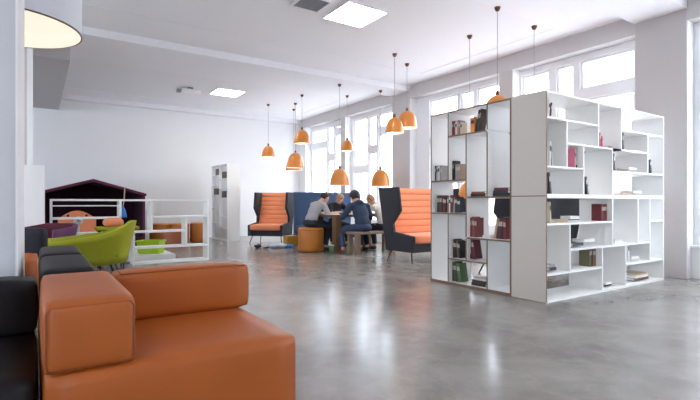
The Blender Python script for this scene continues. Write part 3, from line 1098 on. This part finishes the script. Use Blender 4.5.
# ------------------------------------------------------------------ white stepped divider
t = thing('room_divider', 'white stepped open shelf dividing the play corner, made of thin boards', 'shelf', (1.25, 7.62, 0))
dx = 1.25


def DB(name, x0, x1, z0, z1):
    b = new(); box(b, x0 - dx, x1 - dx, -.12, .12, z0, z1, bev=.002, seg=1); obj(name, b, M_board, t)


zr = [.0, .262, .50, .72, .975]
bt = .028
DB('top_board', .14, 2.30, zr[4] - bt, zr[4])
DB('shelf', .16, .99, .888 - .016, .888)
DB('shelf', .16, 1.02, zr[3] - bt, zr[3])
DB('shelf', 1.455, 2.27, zr[3] - bt, zr[3])
DB('shelf', 0.60, 1.95, zr[2] - bt, zr[2])
DB('shelf', 1.20, 2.27, zr[1] - bt, zr[1])
DB('bottom_board', 1.20, 2.30, 0, .03)
DB('upright', .14, .168, zr[2] , zr[4] - bt)
DB('upright', .99, 1.02, zr[2], zr[4] - bt)
DB('upright', 1.415, 1.447, zr[2], zr[4] - bt)
DB('upright', 1.168, 1.20, .0, zr[2] - bt)
DB('upright', 1.925, 1.957, .262, zr[3] - bt)
DB('upright', 2.268, 2.30, .03, zr[4] - bt)
DB('upright', .60, .622, 0, zr[2] - bt)
DB('shelf', .14, .62, zr[2] - bt, zr[2] - .0005)
DB('upright', .14, .168, 0, zr[2] - bt)

# low white platform and lime crate on it
t = thing('platform', 'low white play platform behind the stepped shelf', 'platform', (1.55, 8.35, 0))
b = new(); box(b, -.45, .30, -.55, .62, .02, .10, bev=.006); obj('top', b, M_board, t)
b = new(); box(b, -.42, .27, -.52, .59, 0, .02); obj('plinth', b, M_greyp, t)
t = thing('crate', 'lime green open plastic crate on the white platform', 'crate', (1.545, 8.14, .10), R(-34))
M_crate = mat('lime_plastic', (.42, .62, .02), .4, noise=.03)
b = new()
for (w0, w1) in ((.0, 1.0),):
    bot, top_ = (.165, .11), (.185, .13)
    zz = .21
    vb = [b.verts.new((sx_ * bot[0], sy_ * bot[1], 0)) for sx_, sy_ in ((-1, -1), (1, -1), (1, 1), (-1, 1))]
    vt = [b.verts.new((sx_ * top_[0], sy_ * top_[1], zz)) for sx_, sy_ in ((-1, -1), (1, -1), (1, 1), (-1, 1))]
    vi = [b.verts.new((sx_ * (top_[0] - .012), sy_ * (top_[1] - .012), zz)) for sx_, sy_ in ((-1, -1), (1, -1), (1, 1), (-1, 1))]
    vj = [b.verts.new((sx_ * (bot[0] - .008), sy_ * (bot[1] - .008), .01)) for sx_, sy_ in ((-1, -1), (1, -1), (1, 1), (-1, 1))]
    b.faces.new(vb[::-1]); b.faces.new(vj)
    for i in range(4):
        j = (i + 1) % 4
        b.faces.new((vb[i], vb[j], vt[j], vt[i])); b.faces.new((vt[i], vt[j], vi[j], vi[i])); b.faces.new((vi[i], vi[j], vj[j], vj[i]))
obj('tub', b, M_crate, t)
b = new()
for s in (-1, 1):
    box(b, -.195, .195, s * .135 - .008, s * .135 + .008, .19, .212); box(b, s * .19 - .008, s * .19 + .008, -.135, .135, .19, .212)
obj('rim', b, M_crate, t)

# house-shaped play den
t = thing('play_house', 'dark maroon gabled play house open at the front, by the back wall', 'play house', (.94, 10.75, 0))
W2, ev, pk, dpt, tk = .98, 1.10, 1.41, 1.2, .05
for s in (-1, 1):
    b = new(); fs = box(b, min(s * W2, s * (W2 - tk)), max(s * W2, s * (W2 - tk)), 0, dpt, 0, ev - .02)
    for f in fs:
        if f.calc_center_median().y < 1e-6:
            f.material_index = 1
    obj('side_wall', b, [M_house, M_housee], t)
    b = new()
    fs = prism(b, [(s * (W2 + .02), ev - .03), (s * (W2 + .02), ev + .02), (0, pk), (0, pk - .055)] if s > 0 else [(0, pk - .055), (0, pk), (s * (W2 + .02), ev + .02), (s * (W2 + .02), ev - .03)], 1, -.03, dpt)
    fs[0].material_index = 1; fs[1].material_index = 1
    obj('roof_panel', b, [M_house, M_housee], t)
b = new(); prism(b, [(-W2 + tk, 0), (W2 - tk, 0), (W2 - tk, ev - .012), (0, pk - .03), (-W2 + tk, ev - .012)], 1, dpt - .04, dpt); obj('back_wall', b, M_house, t)
b = new(); box(b, -W2 + tk, W2 - tk, .02, dpt - .04, 0, .22, bev=.02); obj('cushion', b, M_house, t)

t = thing('toy_lantern', 'small blue bell-shaped lantern hanging on a pale cord from the play house roof', 'lantern', (1.47, 10.62, .62))
b = new(); lathe(b, [(0, 0), (.075, 0), (.07, .05), (.045, .16), (.018, .22), (0, .225)], 14); obj('body', b, M_blue, t)
b = new(); tube(b, [(0, 0, .22), (.03, .05, .42), (.05, .10, .635)], .012, 6); obj('cord', b, mat('rope', (.50, .40, .30), .9), t)

# orange arched play panel on a white base, disc on a post
t = thing('play_kitchen', 'orange arched play kitchen with two dark dots and white top', 'toy kitchen', (.54, 8.8, 0))
b = new()
pts = [(-.27, .44)] + [(-.27, .64)] + [(-.27 + .54 * i / 14, .64 + .155 * math.sin(PI * (i + .6) / 15.2)) for i in range(15)] + [(.27, .64), (.27, .44)]
prism(b, pts, 1, -.02, .02); obj('panel', b, M_ofab, t)
for x in (-.13, .13):
    b = new(); lathe(b, [(0, -.004), (.02, -.004), (.02, .0), (0, .0)], 12); o = obj('dot', b, M_glass_dot, t, loc=(x, -.0202, .715)); o.rotation_euler = (R(-90), 0, 0)
b = new(); box(b, -.28, .28, -.17, .17, .38, .44, bev=.006); obj('worktop', b, M_plastic, t)
b = new(); box(b, -.26, .26, -.15, .15, 0, .38, bev=.004); obj('base', b, mat('slate_grey', (.13, .15, .18), .6), t)
t = thing('disc_stand', 'white round disc with grey centre on a short post', 'stand', (.51, 8.09, 0))
b = new(); lathe(b, [(0, -.012), (.058, -.012), (.064, 0), (.058, .012), (0, .012)], 24)
o = obj('disc', b, M_plastic, t); o.rotation_euler = (R(90), 0, 0); o.location = (0, 0, .655)
b = new(); lathe(b, [(0, .0125), (.022, .0125), (.022, .016), (0, .016)], 16)
o2 = obj('disc_centre', b, mat('pale_grey', (.42, .44, .46), .5), o, label='grey centre of the disc')
b = new(); box(b, -.02, .02, -.012, .012, .02, .58, bev=.003); obj('post', b, M_plastic, t)
b = new(); lathe(b, [(0, 0), (.13, 0), (.13, .02), (0, .02)], 20); obj('foot', b, M_plastic, t)


# ------------------------------------------------------------------ poufs
def pouf(label, x, y, r, h, m, group=None):
    t = thing('pouf', label, 'pouf', (x, y, 0), 0, group)
    b = new()
    lathe(b, [(0, .012), (r * .94, .012), (r * .985, .03), (r, .06), (r, h - .05), (r * .985, h - .02), (r * .94, h - .004), (r * .5, h + .004), (0, h + .006)], 32)
    obj('body', b, m, t)
    b = new(); lathe(b, [(r * .99, h - .045), (r * 1.008, h - .045), (r * 1.008, h - .037), (r * .99, h - .037)], 32); obj('piping', b, M_seam, t)
    b = new(); lathe(b, [(0, 0), (r * .8, 0), (r * .8, .014), (0, .014)], 24); obj('base', b, M_black, t)
    return t


G = 'round leather poufs in the play corner'
pouf('amber round pouf leftmost of the row behind the stepped shelf', 2.33, 11.30, .22, .45, M_pouf, G)
pouf('amber round pouf in the middle of the row behind the stepped shelf', 2.70, 11.05, .215, .45, M_pouf, G)
pouf('amber round pouf nearest the tall white bookcase', 3.14, 11.02, .20, .46, M_pouf, G)
pouf('rust round pouf in front of the amber row', 2.46, 10.50, .26, .36, M_poufb, G)
pouf('amber round pouf under the person in the grey jumper', 4.31, 7.75, .245, .455, M_pouf)

# ------------------------------------------------------------------ tall bookcase at the back
t = thing('bookcase', 'tall narrow white bookcase by the back wall with four stacks of books', 'bookcase', (3.92, 11.44, 0))
x0, x1, y0, y1 = -.16, .16, -.58, .58


def TB(name, a0, a1, c0, c1, z0, z1):
    b = new(); box(b, a0, a1, c0, c1, z0, z1); obj(name, b, M_board, t)


TB('side_panel', x0, x1, y0, y0 + .02, 0, 1.87); TB('side_panel', x0, x1, y1 - .02, y1, 0, 1.87)
TB('top_board', x0, x1, y0 + .02, y1 - .02, 1.85, 1.87); TB('bottom_board', x0, x1, y0 + .02, y1 - .02, 0, .03)
TB('back_panel', x0 + .09, x0 + .105, y0 + .02, y1 - .02, .03, 1.85)
TB('divider', x0, x0 + .09, -.01, .01, .03, 1.85)
for z in (.30, .58, 1.05, 1.28, 1.52):
    TB('shelf', x0, x0 + .09, y0 + .02, -.01, z - .018, z)
for z in (.42, .78, 1.13, 1.37, 1.62):
    TB('shelf', x0, x0 + .09, .01, y1 - .02, z - .018, z)
for (yy, z, lab) in ((.20, 1.62, 'top left'), (-.30, 1.52, 'second down'), (.34, 1.13, 'third down on the left'), (-.28, 1.05, 'lowest on the right')):
    for i in range(4):
        c = [(.10, .07, .05), (.22, .17, .12), (.06, .05, .05), (.16, .12, .09)][i]
        cn = ['dark brown', 'tan', 'black', 'brown'][i]
        b = new()
        th = .045
        box(b, 0, .004, -th / 2, th / 2, 0, .16, mi=0); box(b, .004, .085, -th / 2, -th / 2 + .003, 0, .16, mi=0); box(b, .004, .085, th / 2 - .003, th / 2, 0, .16, mi=0)
        box(b, .004, .082, -th / 2 + .003, th / 2 - .003, .003, .155, mi=1)
        o = obj('book', b, [mat('far_cover_%d' % i, c, .6, noise=.2, scale=30), M_paper], loc=(3.92 - .158, 11.44 + yy + .07 - i * .047, z + .0005))
        tag(o, '%s book, %s from left, %s stack of tall bookcase' % (cn, ORD[i], lab), 'book', 'books in the tall bookcase')


# ------------------------------------------------------------------ high-back sofas
def high_back(name, label, cat, loc, rz, w, cushion_m, shell_m, dep=.70, top=1.17):
    """local: faces -Y, the back at +Y, origin under the middle of the seat"""
    t = thing(name, label, cat, (loc[0], loc[1], 0), rz)
    hd = dep / 2
    wt = .055
    side = [(hd + .15, top), (hd - .34, top), (hd - .40, .80), (hd - .22, .60), (hd - .24, .47), (-hd, .42), (-hd, .17), (hd - .05, .17)]
    for s in (-1, 1):
        b = new()
        a0, a1 = s * w / 2, s * (w / 2 - wt)
        prism(b, side, 0, min(a0, a1), max(a0, a1))
        bmesh.ops.recalc_face_normals(b, faces=b.faces[:])
        bmesh.ops.bevel(b, geom=b.edges[:], offset=.012, segments=2, profile=.5, affect='EDGES', clamp_overlap=True)
        obj('wing', b, shell_m, t)
    wi = w / 2 - wt
    b = new(); prism(b, [(hd + .15, top), (hd + .10, top), (hd - .09, .17), (hd - .05, .17)], 0, -wi, wi); obj('back_shell', b, shell_m, t)
    b = new(); box(b, -wi, wi, -hd + .01, hd - .10, .17, .30, bev=.01); obj('seat_base', b, shell_m, t)
    b = new(); cushion(b, -wi, wi, -hd - .02, hd - .20, .30, .435, bev=.035, puff=.012); obj('seat', b, cushion_m, t)
    # channelled backrest: horizontal rolls
    b = new()
    nroll = 7
    z0, z1 = .43, top - .005
    prof = []
    for i in range(nroll):
        for k in range(6):
            q = (i + k / 6) / nroll
            bul = .020 * math.sqrt(max(0, math.sin(PI * k / 6)))
            prof.append((q, bul))
    prof.append((1.0, 0))
    poly = []
    for q, bul in prof:
        z = z0 + (z1 - z0) * q
        y = hd - .185 + .215 * q
        poly.append((y - bul, z))
    poly += [(hd + .11, z1), (hd - .06, z0)]
    prism(b, poly, 0, -wi, wi); obj('backrest', b, cushion_m, t)
    for sx_ in (-1, 1):
        for sy_ in (-1, 1):
            b = new(); tube(b, [(sx_ * (w / 2 - .08), sy_ * (hd - .12), .18), (sx_ * (w / 2 - .03), sy_ * (hd - .05), 0)], .013, 8, r1=.009); obj('leg', b, M_black, t)
    return t


high_back('high_back_sofa', 'orange high-back sofa with black wings just left of the open bookcase', 'sofa', (5.325, 5.57), 0, 1.38, M_ofab, M_nfab)
high_back('high_back_sofa', 'black-backed high-back sofa hidden behind the bookcase, seen through its cells', 'sofa', (5.35, 3.80), PI, 1.20, M_ofab, M_nfab)
high_back('high_back_chair', 'orange high-back armchair with black wings alone before the far wall', 'armchair', (4.50, 10.0), R(-47), .84, M_ofab, M_nfab)

# booth: long blue felt screen with a bench seat
t = thing('high_back_bench', 'long blue felt booth bench behind the people at the table', 'bench', (5.55, 9.25, 0))
b = new(); box(b, -.76, .76, .10, .18, .12, 1.165, bev=.012); obj('back_panel', b, M_bfab, t)
b = new(); cushion(b, -.75, .75, -.36, .10, .30, .42, bev=.03, puff=.01); obj('seat', b, M_bfab, t)
b = new(); box(b, -.75, .75, -.33, .10, .12, .30); obj('seat_base', b, M_nfab, t)
for x in (-.70, .70):
    for y in (-.30, .12):
        b = new(); box(b, x - .02, x + .02, y - .02, y + .02, 0, .125); obj('leg', b, M_black, t)

# table, bench
t = thing('table', 'worn wooden table with thick legs where the people lean', 'table', (5.19, 7.62, 0))
b = new(); box(b, -.66, .66, -.40, .40, .655, .705, bev=.006); obj('tabletop', b, M_wood, t)
for sx_ in (-1, 1):
    for sy_ in (-1, 1):
        b = new(); box(b, sx_ * .585 - .07, sx_ * .585 + .07, sy_ * .33 - .06, sy_ * .33 + .06, 0, .656, bev=.006); obj('leg', b, M_wood, t)
t = thing('bench', 'grey wooden bench under the person in the navy hoodie', 'bench', (5.14, 6.93, 0))
b = new(); box(b, -.47, .47, -.16, .16, .355, .40, bev=.005); obj('seat', b, M_woodg, t)
for sx_ in (-1, 1):
    for sy_ in (-1, 1):
        b = new(); box(b, sx_ * .40 - .045, sx_ * .40 + .045, sy_ * .115 - .04, sy_ * .115 + .04, 0, .356, bev=.005); obj('leg', b, M_woodg, t)

# papers, pencil case, cup on and under the table
for (x, y, a, lab) in ((4.60, 7.42, 12, 'white paper sheet at the near left corner of the table'), (4.76, 7.60, -18, 'white paper sheet in front of the blond person'), (5.0, 7.52, 30, 'white paper sheet before the person in the navy hoodie')):
    b = new(); box(b, -.105, .105, -.15, .15, 0, .004)
    o = obj('paper_sheet', b, M_paper, loc=(x, y, .7055)); o.rotation_euler = (0, 0, R(a)); tag(o, lab, 'paper', 'papers on the table')
t = thing('cup', 'green paper cup with pale lid on the floor by the table leg', 'cup', (4.46, 7.24, 0))
b = new(); lathe(b, [(0, .0), (.036, 0), (.050, .14), (0, .14)], 18); obj('body', b, M_greenc, t)
b = new(); lathe(b, [(0, .14), (.054, .14), (.054, .152), (.042, .16), (0, .16)], 18); obj('lid', b, mat('pale_lid', (.55, .62, .55), .5), t)

# things on the floor by the far armchair
t = thing('rucksack', 'flat blue and white bag lying on the floor in front of the far armchair', 'bag', (4.10, 8.72, 0), R(-12))
b = new()
ball(b, (0, 0, .045), .21, .13, .05, seg=18)
for v in b.verts:
    v.co.z = max(0.0, v.co.z + .012 * math.sin(v.co.x * 31) * math.cos(v.co.y * 27))
obj('body', b, mat('white_blue_cloth', (.45, .52, .60), .8, noise=.5, scale=9), t)
b = new(); ball(b, (.19, -.03, .035), .11, .08, .04, seg=14); obj('pocket', b, M_blue, t)
b = new(); tube(b, [(-.18, .02, .03), (-.26, -.05, .015), (-.32, .0, .012), (-.28, .06, .015), (-.18, .06, .03)], .011, 6); obj('strap', b, M_black, t)
o = new(); ball(o, (0, 0, .045), .08, .06, .045, seg=14)
for v in o.verts:
    v.co.z = max(0, v.co.z + .01 * math.sin(v.co.x * 60))
o = obj('cap', o, M_black, loc=(3.70, 8.85, 0)); tag(o, 'black crumpled cap on the floor left of the bag', 'cap')
t = thing('storage_box', 'small ochre box on the floor beside the booth bench', 'box', (4.63, 9.25, 0), 0)
b = new(); box(b, -.13, .13, -.10, .10, 0, .17, bev=.008); obj('body', b, mat('ochre_card', (.48, .24, .03), .6), t)
b = new(); box(b, -.136, .136, -.106, .106, .17, .20, bev=.006); obj('lid', b, mat('ochre_card', (.48, .24, .03), .6), t)


# ------------------------------------------------------------------ people
def skin_mesh(verts, edges, root=0, levels=1):
    """verts: [(pos, radius)]; a continuous skinned surface"""
    me = bpy.data.meshes.new('skeleton')
    me.from_pydata([tuple(p) for p, r in verts], edges, [])
    o = bpy.data.objects.new('skeleton', me)
    COL.objects.link(o)
    md = o.modifiers.new('skin', 'SKIN')
    md.use_smooth_shade = True
    md.branch_smoothing = .4
    for i, (p, r) in enumerate(verts):
        rr = r if isinstance(r, tuple) else (r, r)
        me.skin_vertices[0].data[i].radius = rr
        me.skin_vertices[0].data[i].use_root = (i == root)
    sd = o.modifiers.new('sub', 'SUBSURF')
    sd.levels = sd.render_levels = levels
    dg = bpy.context.evaluated_depsgraph_get()
    out = bpy.data.meshes.new_from_object(o.evaluated_get(dg))
    bpy.data.objects.remove(o)
    bpy.data.meshes.remove(me)
    return out


def fuse(name, b, m, parent, voxel=.012, it=10):
    o = obj(name, b, m)
    r = o.modifiers.new('fuse', 'REMESH')
    r.mode = 'VOXEL'
    r.voxel_size = voxel
    r.use_smooth_shade = True
    sm = o.modifiers.new('smooth', 'SMOOTH')
    sm.iterations = it
    sm.factor = .5
    me = bpy.data.meshes.new_from_object(o.evaluated_get(bpy.context.evaluated_depsgraph_get()))
    o.modifiers.clear()
    old = o.data
    o.data = me
    bpy.data.meshes.remove(old)
    me.name = name
    if not me.materials:
        me.materials.append(m)
    o.parent = parent
    return o


class Chain:
    def __init__(s):
        s.v, s.e = [], []

    def add(s, p, r, link=None):
        s.v.append((Vector(p), r))
        i = len(s.v) - 1
        if link is not None:
            s.e.append((link, i))
        return i

    def line(s, start, pts):
        k = start
        for p, r in pts:
            k = s.add(p, r, k)
        return k


def joint(a, b, la, lb, pole):
    """mid joint of a two-bone limb from a to b bending towards pole"""
    a, b = Vector(a), Vector(b)
    d = b - a
    L = min(d.length, (la + lb) * .999)
    d = d.normalized()
    x = (la * la - lb * lb + L * L) / (2 * L)
    hgt = math.sqrt(max(0, la * la - x * x))
    p = Vector(pole)
    p = (p - d * p.dot(d)).normalized()
    return a + d * x + p * hgt, a + d * L


def person(label, loc, rz, seat, lean=20, turn=0, head_pitch=35, head_turn=0, hands=((-.16, .42, .72), (.16, .42, .72)),
           feet=((-.11, .40), (.11, .40)), top_m=None, leg_m=None, hair_m=None, shoe_m=None, hood=False, scale=1.0, hair=1.0, group=None):
    """seated figure, local +Y is forwards, the floor is z = 0"""
    t = thing('person', label, 'person', (loc[0], loc[1], 0), rz, group)
    S = scale
    pel = Vector((0, .0, seat + .085))
    ln = R(lean)
    sp = Vector((0, math.sin(ln), math.cos(ln)))
    sp2 = Vector((0, math.sin(ln * 1.5), math.cos(ln * 1.5)))
    rightv = Vector((math.cos(R(turn)), math.sin(R(turn)), 0))
    waist = pel + sp * .16 * S
    chest = waist + sp * .17 * S
    nb = chest + sp2 * .15 * S
    neck = nb + sp2 * .07 * S
    hp = R(head_pitch)
    hf = Vector((math.sin(R(-head_turn)) * math.cos(hp), math.cos(R(head_turn)) * math.cos(hp), -math.sin(hp)))   # where the face looks
    hr = Vector((math.cos(R(head_turn)), math.sin(R(head_turn)), 0)).normalized()
    hu = hr.cross(hf).normalized()
    hc = neck + hu * .115 * S + hf * .035 * S
    sh = [nb - sp2 * .035 + rightv * s * .165 * S for s in (-1, 1)]
    hand = [Vector(q) for q in hands]
    el = []
    for i, s in enumerate((-1, 1)):
        e, h2_ = joint(sh[i], hand[i], .27 * S, .25 * S, (s * .7, -.2, -1))
        el.append(e); hand[i] = h2_
    hips = [pel + Vector((s * .085 * S, .03, -.005)) for s in (-1, 1)]
    ank = [Vector((feet[i][0], feet[i][1], .085)) for i in range(2)]
    kn = []
    for i, s in enumerate((-1, 1)):
        k, _a = joint(hips[i], ank[i], .42 * S, .41 * S, (s * .15, 1, .9))
        kn.append(k); ank[i] = _a

    # ---- the body
    c = Chain()
    r0 = c.add(pel, (.105, .08))
    w = c.add(waist, (.09, .07), r0)
    ch = c.add(chest, (.10, .075), w)
    n0 = c.add(nb, (.058, .055), ch)
    n1 = c.add(neck, .048, n0)
    h0 = c.add(neck + hu * .045 * S + hf * .02, .060 * S, n1)
    h1 = c.add(hc - hu * .015 * S, (.078 * S, .088 * S), h0)
    h2_ = c.add(hc + hu * .05 * S, (.076 * S, .088 * S), h1)
    c.add(hc + hu * .098 * S, .042 * S, h2_)
    for i, s in enumerate((-1, 1)):
        a = c.add(sh[i], .036, ch)
        e = c.line(a, [((sh[i] + el[i]) / 2, .036), (el[i], .032), ((el[i] + hand[i]) / 2, .030), (hand[i], .024)])
        fd = (hand[i] - el[i]).normalized()
        fd = (fd + Vector((0, 0, -.35))).normalized()
        sd_ = Vector((-s, 0, 0))
        sd_ = (sd_ - fd * sd_.dot(fd)).normalized()
        dn = fd.cross(sd_) * s
        if dn.z > 0:
            dn = -dn
        palm = c.add(hand[i] + fd * .045, .026, e)
        for k, (off, L) in enumerate(((.030, .070), (.010, .080), (-.010, .074), (-.030, .058))):
            b0 = hand[i] + fd * .085 + sd_ * off
            c.line(palm, [(b0, .0095), (b0 + fd * L * .5 + dn * .006, .0085), (b0 + fd * L * .85 + dn * .026, .007)])
        tb = hand[i] + fd * .030 + sd_ * .035
        c.line(palm, [(tb, .011), (tb + fd * .035 + sd_ * .018 + dn * .01, .0095), (tb + fd * .06 + sd_ * .016 + dn * .022, .008)])
        hpv = c.add(hips[i], .065, r0)
        q = c.line(hpv, [((hips[i] + kn[i]) / 2, .060), (kn[i], .048), ((kn[i] * .6 + ank[i] * .4), .044), (ank[i], .034)])
        c.line(q, [(ank[i] + Vector((0, .06, -.045)), .036), (ank[i] + Vector((0, .15, -.055)), .028)])
    me = skin_mesh(c.v, c.e)
    b = new(); b.from_mesh(me); bpy.data.meshes.remove(me)
    HM = Matrix((hr, hf, hu)).transposed()

    def hpnt(x, y, z):
        return hc + (hr * x + hf * y + hu * z) * S
    # face: nose, ears, eyes, mouth, jaw
    ball(b, hpnt(0, .092, -.018), .014 * S, .020 * S, .024 * S, M=HM, seg=10)
    for s in (-1, 1):
        ball(b, hpnt(s * .082, -.005, -.005), .011 * S, .020 * S, .032 * S, M=HM, seg=10)
        ball(b, hpnt(s * .032, .077, .012), .012 * S, .009 * S, .006 * S, mi=1, M=HM, seg=10)
        ball(b, hpnt(s * .032, .0845, .012), .006 * S, .003 * S, .0055 * S, mi=2, M=HM, seg=8)
    ball(b, hpnt(0, .080, -.062), .024 * S, .010 * S, .007 * S, mi=3, M=HM, seg=10)
    ball(b, hpnt(0, .050, -.082), .045 * S, .040 * S, .030 * S, M=HM, seg=12)
    body = obj('body', b, [M_skin, M_eye, M_glass_dot, M_lip], t)
    smooth_angle(body, 180)

    # ---- top: one fused garment surface
    TM = Matrix((Vector((1, 0, 0)), sp.cross(Vector((1, 0, 0))), sp)).transposed()
    b = new()
    ball(b, waist - sp * .05, .150 * S, .116 * S, .15 * S, M=TM, seg=20)
    ball(b, (waist + chest) / 2 + sp * .03, .158 * S, .116 * S, .19 * S, M=TM, seg=20)
    ball(b, nb - sp2 * .05, .155 * S, .092 * S, .085 * S, M=TM, seg=20)
    tube(b, [nb - sp2 * .08, nb + sp2 * .02], .088 * S, 16, r1=.058 * S)
    for i in range(2):
        wr = hand[i] + (el[i] - hand[i]).normalized() * .035
        ball(b, sh[i] - sp2 * .008, .068 * S, seg=16)
        tube(b, [nb - sp2 * .01, sh[i] - sp2 * .008], .072 * S, 14, r1=.064 * S)
        tube(b, [sh[i], el[i]], .064 * S, 16, r1=.052 * S)
        ball(b, el[i], .053 * S, seg=14)
        tube(b, [el[i], wr], .051 * S, 16, r1=.037 * S)
    if hood:
        ball(b, nb - Vector((0, .055, -.02)), .098, .075, .075, seg=18)
    o = fuse('hoodie' if hood else 'jumper', b, top_m, t)
    # ---- trousers
    b = new()
    ball(b, pel + Vector((0, .0, -.005)), .158 * S, .128 * S, .085, seg=20)
    for i in range(2):
        lo = ank[i] + (kn[i] - ank[i]).normalized() * .03
        ball(b, hips[i], .094 * S, .094 * S, .082, seg=16)
        tube(b, [hips[i], kn[i]], .086 * S, 16, r1=.068 * S)
        ball(b, kn[i], .069 * S, seg=14)
        tube(b, [kn[i], lo], .067 * S, 16, r1=.052 * S)
    o = fuse('trousers', b, leg_m, t)
    # ---- shoes
    for i, s in enumerate((-1, 1)):
        c = Chain()
        k = c.add(ank[i] + Vector((0, -.035, -.045)), .042)
        c.line(k, [(ank[i] + Vector((0, .03, -.040)), .046), (ank[i] + Vector((0, .10, -.050)), .040), (ank[i] + Vector((0, .17, -.055)), .030)])
        me = skin_mesh(c.v, c.e)
        b = new(); b.from_mesh(me); bpy.data.meshes.remove(me)
        for v in b.verts:
            v.co.z = max(v.co.z, .002)
        o = obj('shoe', b, shoe_m or M_shoe, t)
        smooth_angle(o, 180)
    # ---- hair: a cap over the skull, open at the face
    b = new()
    vs = ball(b, (0, 0, 0), .094, .106, .104, seg=22)
    kill = [v for v in b.verts if (v.co.y > .030 and v.co.z < .052 - .10 * max(0, .05 - abs(v.co.x) * .6)) or v.co.z < -.088 or (v.co.y > .0 and v.co.z < -.035)]
    bmesh.ops.delete(b, geom=kill, context='VERTS')
    for v in b.verts:
        v.co += v.co.normalized() * (.006 * math.sin(v.co.x * 120) * math.cos(v.co.z * 90 + v.co.y * 60))
    inner = bmesh.ops.solidify(b, geom=b.faces[:], thickness=.016)
    X = Matrix.Translation(hpnt(0, -.014, .020)) @ HM.to_4x4() @ Matrix.Scale(S * hair, 4)
    bmesh.ops.transform(b, matrix=X, verts=b.verts[:])
    o = obj('hair', b, hair_m, t)
    smooth_angle(o, 180)
    return t


M_skin = mat('skin', (.62, .34, .25), .55, noise=.06, scale=20)
M_eye = mat('eye_white', (.55, .53, .51), .3)
M_lip = mat('lip', (.42, .14, .12), .5)
M_shoe = mat('dark_shoe', (.05, .035, .03), .5)
M_hblack = mat('black_hair', (.014, .011, .011), .55, noise=.3, scale=40)
M_hblond = mat('blond_hair', (.36, .22, .11), .6, noise=.3, scale=40)
M_hgrey = mat('ash_hair', (.22, .19, .17), .6, noise=.3, scale=40)
M_greyj = mat('grey_jersey', (.34, .33, .35), .9, noise=.1, scale=60, bump=.15)
M_navyj = mat('navy_fleece', (.022, .036, .07), .9, noise=.15, scale=60, bump=.15)
M_blackj = mat('black_jersey', (.015, .016, .02), .9, noise=.1, scale=60)
M_creamj = mat('cream_jacket', (.62, .56, .50), .85, noise=.08, scale=40, bump=.15)
M_denim = mat('blue_denim', (.03, .055, .12), .85, noise=.2, scale=70)
M_ddenim = mat('dark_denim', (.014, .018, .030), .85, noise=.2, scale=70)
M_brshoe = mat('brown_shoe', (.16, .07, .04), .55)

person('person in a grey jumper on the amber pouf, leaning over the table', (4.28, 7.74), R(-78), .455, lean=29, head_pitch=40, head_turn=-8,
       hands=((-.10, .50, .735), (.14, .46, .735)), feet=((-.10, .42), (.10, .30)), top_m=M_greyj, leg_m=M_ddenim, hair_m=M_hblack, scale=.93)
person('person in a navy hoodie seen from behind on the wooden bench', (4.94, 6.91), R(-10), .39, lean=25, head_pitch=34, head_turn=6,
       hands=((-.26, .44, .735), (.16, .48, .735)), feet=((-.34, .14), (.12, .36)), top_m=M_navyj, leg_m=M_denim, hair_m=M_hblack, shoe_m=M_brshoe, hood=True, hair=1.16, scale=1.0)
person('blond person in black facing the camera across the table', (5.29, 8.50), R(180), .42, lean=16, head_pitch=48, head_turn=0,
       hands=((-.16, .48, .735), (.16, .46, .735)), feet=((-.10, .36), (.10, .36)), top_m=M_blackj, leg_m=M_ddenim, hair_m=M_hblond, scale=.88)
person('ash-haired person beside the blond one, half hidden by the grey jumper', (4.90, 8.55), R(190), .42, lean=18, head_pitch=42, head_turn=0,
       hands=((-.12, .46, .735), (.14, .44, .735)), feet=((-.10, .36), (.10, .36)), top_m=M_blackj, leg_m=M_ddenim, hair_m=M_hgrey, scale=.86)
person('fair-haired person in a cream jacket at the right end of the bench', (5.49, 6.97), R(16), .39, lean=24, head_pitch=45, head_turn=10,
       hands=((-.16, .48, .735), (.12, .50, .735)), feet=((-.11, .34), (.13, .34)), top_m=M_creamj, leg_m=M_ddenim, hair_m=M_hblond, scale=.92)
